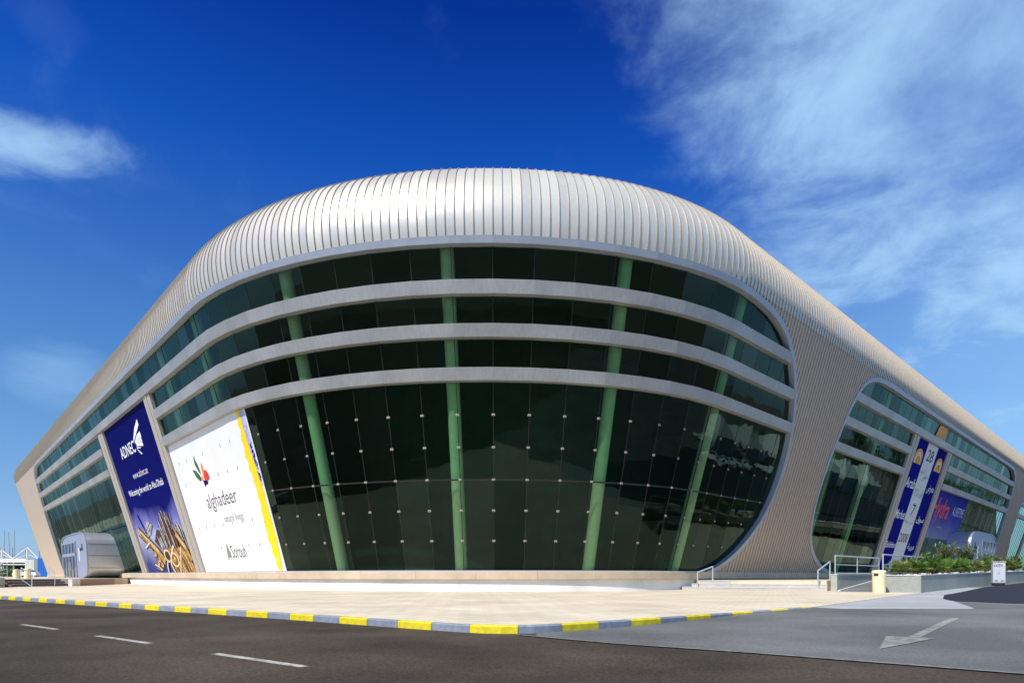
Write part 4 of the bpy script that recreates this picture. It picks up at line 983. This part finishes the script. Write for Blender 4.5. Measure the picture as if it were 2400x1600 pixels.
mb = MB(); mb.box((0, 0, 2.55), (3.2, 6, 5.1), bev=.05); 
for k in range(7): mb.box((-1.4+k*.46, -3.03, 2.5), (.10, .06, 4.6))
tag(mb.build('shipping_container', 'boxblue', None, (at(121, 170), 170, .62)), 'upright bright blue container beside the left end of the hall', 'container')
def car(name, loc, rz, m, label, group=None):
    t = thing(name, label, 'car', loc, rz, group)
    pr = [(-2.2, .35), (-2.25, .62), (-2.15, .88), (-1.35, .97), (-.55, 1.42), (.75, 1.46), (1.55, 1.08), (2.15, 1.0), (2.25, .6), (2.2, .35)]
    mb = MB(); mb.rings([[(x, y*(1 if z < 1 else .86), z) for x, z in pr] for y in (-.86, -.80, .80, .86)], smooth=False); mb.build('body', m, t)
    mb = MB()
    for sy in (-1, 1):
        mb.add([(-1.15, sy*.80, 1.02), (1.3, sy*.80, 1.06), (.7, sy*.76, 1.38), (-.5, sy*.76, 1.36)], [(0, 1, 2, 3)])
    mb.add([(-1.36, -.66, 1.0), (-1.36, .66, 1.0), (-.62, .6, 1.42), (-.62, -.6, 1.42)], [(0, 1, 2, 3)]); mb.add([(1.56, -.66, 1.1), (1.56, .66, 1.1), (.80, .6, 1.465), (.80, -.6, 1.465)], [(0, 1, 2, 3)])
    mb.build('window', 'dglass', t)
    for x in (-1.4, 1.35):
        for y in (-.8, .8):
            w = MB(); n = 16
            w.rings([[(x+r*math.cos(2*math.pi*k/n), y+q, .32+r*math.sin(2*math.pi*k/n)) for k in range(n)] for r, q in ((.3, -.1), (.32, -.07), (.32, .07), (.3, .1))]); wh = w.build('wheel', 'tyre', t)
            w = MB(); w.rings([[(x+.19*math.cos(2*math.pi*k/n), y+q, .32+.19*math.sin(2*math.pi*k/n)) for k in range(n)] for q in (-.112, .112)]); w.build('rim', 'rail', wh)
    for y in (-.6, .6):
        w = MB(); w.box((-2.22, y, .74), (.08, .34, .14), bev=.02); w.build('headlight', 'offwhite', t)
    return t
car('parked_car', (at(62, 130), 130, .62), R(8), 'carw', 'white hatchback parked beyond the left terrace')
# greenery by the canopy
rnd = random.Random(31)
def bush(px, Yd, w, h, label):
    mb = MB()
    for k in range(900):
        a = rnd.uniform(0, 6.28); r = math.sqrt(rnd.random()); z = h*rnd.random()*(1-.5*r*r); c = Vector((math.cos(a)*r*w, math.sin(a)*r*w*.6, z)); L = rnd.uniform(.25, .5)
        d = Vector((rnd.uniform(-1, 1), rnd.uniform(-1, 1), rnd.uniform(-.2, 1))).normalized(); s_ = d.cross(Vector((.3, .2, 1))).normalized()*L*.3
        mb.add([c, c+d*L*.5+s_, c+d*L, c+d*L*.5-s_], [(0, 1, 2, 3)])
    t = thing('bush', label, 'shrub', (at(px, Yd), Yd, .62)); mb.build('foliage', 'ole', t); mb = MB(); mb.tube([(0, 0, 0), (.05, 0, h*.6)], [.1, .04], 6); mb.build('stem', 'stem', t)
bush(4, 150, 4.0, 3.0, 'dark green bush at the far left frame edge'); bush(20, 150, 3.0, 2.2, 'low green bush beside the canopy post at left')

# ------------------------------------------------------------------ surroundings beyond the frame that show as reflections in the leaning glass
cols = ['carw', 'carg', 'carw', 'carsil', 'card', 'carw', 'carw', 'carsil']
M['carsil'] = mat('carsil', (.5, .51, .52), .25, .5, .03, 1, coat=.6); M['card'] = mat('card', (.03, .035, .04), .2, .2, .03, 1, coat=.8); M['carr'] = mat('carr', (.45, .02, .02), .25, .1, .03, 1, coat=.8)
proto = {}
names_ = {'carw': 'white car', 'carg': 'grey car', 'carsil': 'silver car', 'card': 'black car', 'carr': 'dark red car'}
rnd = random.Random(77); ang = math.atan2(NR[1], NR[0])
for row, (c0, n) in enumerate((((56, 34), 13), ((62, 27), 12))):
    for k in range(n):
        if rnd.random() < .2: continue
        c = np.array(c0)+DR*5.2*k; m = cols[(k*3+row*2) % 8]; loc = (c[0], c[1], gz(c[0], c[1])); rz = ang+math.pi*rnd.randint(0, 1)
        lab = names_[m]+' in the car park on the right, mirrored in the glass'
        if m not in proto: proto[m] = car('parked_car', loc, rz, m, lab, 'cars in the reflected car park')
        else: copy_tree(proto[m], loc, rz, None, lab)
def marquee(x, y, rz, label):
    t = thing('marquee', label, 'marquee', (x, y, gz(x, y)), rz, 'white marquees in the reflected car park')
    mb = MB(); mb.rings([[(-4, -4, 2.6), (4, -4, 2.6), (4, 4, 2.6), (-4, 4, 2.6)], [(-4, -4, 3.4), (4, -4, 3.4), (4, 4, 3.4), (-4, 4, 3.4)], [(-.3, -.3, 6.6), (.3, -.3, 6.6), (.3, .3, 6.6), (-.3, .3, 6.6)]]); mb.build('canopy', 'canvas', t)
    for sx_ in (-3.9, 3.9):
        for sy in (-3.9, 3.9):
            mb = MB(); mb.tube([(sx_, sy, 0), (sx_, sy, 2.7)], .08, 6); mb.build('post', 'rail', t)
    mb = MB(); mb.rings([[(-3.9, 3.7, 0), (3.9, 3.7, 0), (3.9, 3.7, 2.7), (-3.9, 3.7, 2.7)], [(-3.9, 3.8, 0), (3.9, 3.8, 0), (3.9, 3.8, 2.7), (-3.9, 3.8, 2.7)]]); mb.build('back_wall', 'canvas', t)
    return t
mq = marquee(90, 55, .75, 'white pointed marquee beyond the car park, mirrored in the glass')
for k in range(1, 7): copy_tree(mq, (90+k*6.6, 55+k*7.6, gz(90+k*6.6, 55+k*7.6)), .75)
def tree(loc, h, seed, label):
    rnd = random.Random(seed); t = thing('tree', label, 'tree', loc, rnd.uniform(0, 6), 'trees mirrored in the left glass')
    mb = MB(); mb.tube([(0, 0, 0), (.1, .05, h*.3), (.0, .1, h*.62)], [.24, .17, .07], 8)
    for k in range(6):
        a = k*1.05; mb.tube([(.05, .05, h*(.28+.04*k)), (math.cos(a)*h*.12, math.sin(a)*h*.12, h*(.45+.03*k)), (math.cos(a)*h*.24, math.sin(a)*h*.24, h*(.58+.04*k))], [.09, .06, .02], 6)
    mb.build('trunk', 'stem', t); lf = MB()
    cl = [Vector((rnd.gauss(0, .17), rnd.gauss(0, .17), rnd.uniform(.42, .95)))*h for _ in range(26)]
    for c in cl:
        for q in range(90):
            p = c+Vector((rnd.gauss(0, 1), rnd.gauss(0, 1), rnd.gauss(0, .7)))*h*.055; L = rnd.uniform(.25, .5); d = Vector((rnd.gauss(0, 1), rnd.gauss(0, 1), rnd.gauss(0, .6))).normalized(); s_ = d.cross(Vector((.2, .3, 1))).normalized()*L*.3
            lf.add([p, p+d*L*.5+s_, p+d*L, p+d*L*.5-s_], [(0, 1, 2, 3)])
    lf.build('crown', 'ole', t); return t
tr = tree((-104, 96, .0), 10, 5, 'leafy tree left of the frame, mirrored in the left glass')
rnd = random.Random(8)
for k in range(1, 13):
    copy_tree(tr, (-104-k*6.2+rnd.uniform(-1.5, 1.5), 96+k*3.4+rnd.uniform(-3, 3), 0), rnd.uniform(0, 6), rnd.uniform(.7, 1.15))

rnd = random.Random(18)
for k in range(14):  # unseen trees, added to dim the sky reflected in the right glass
    x, y = 120+k*8.5+rnd.uniform(-2, 2), 74+k*9.2+rnd.uniform(-3, 3)
    o = copy_tree(tr, (x, y, gz(x, y)-.3), rnd.uniform(0, 6), rnd.uniform(.9, 1.4), 'unseen tree added beyond the car park to darken the right glass'); o['group'] = 'trees added to darken the right glass'
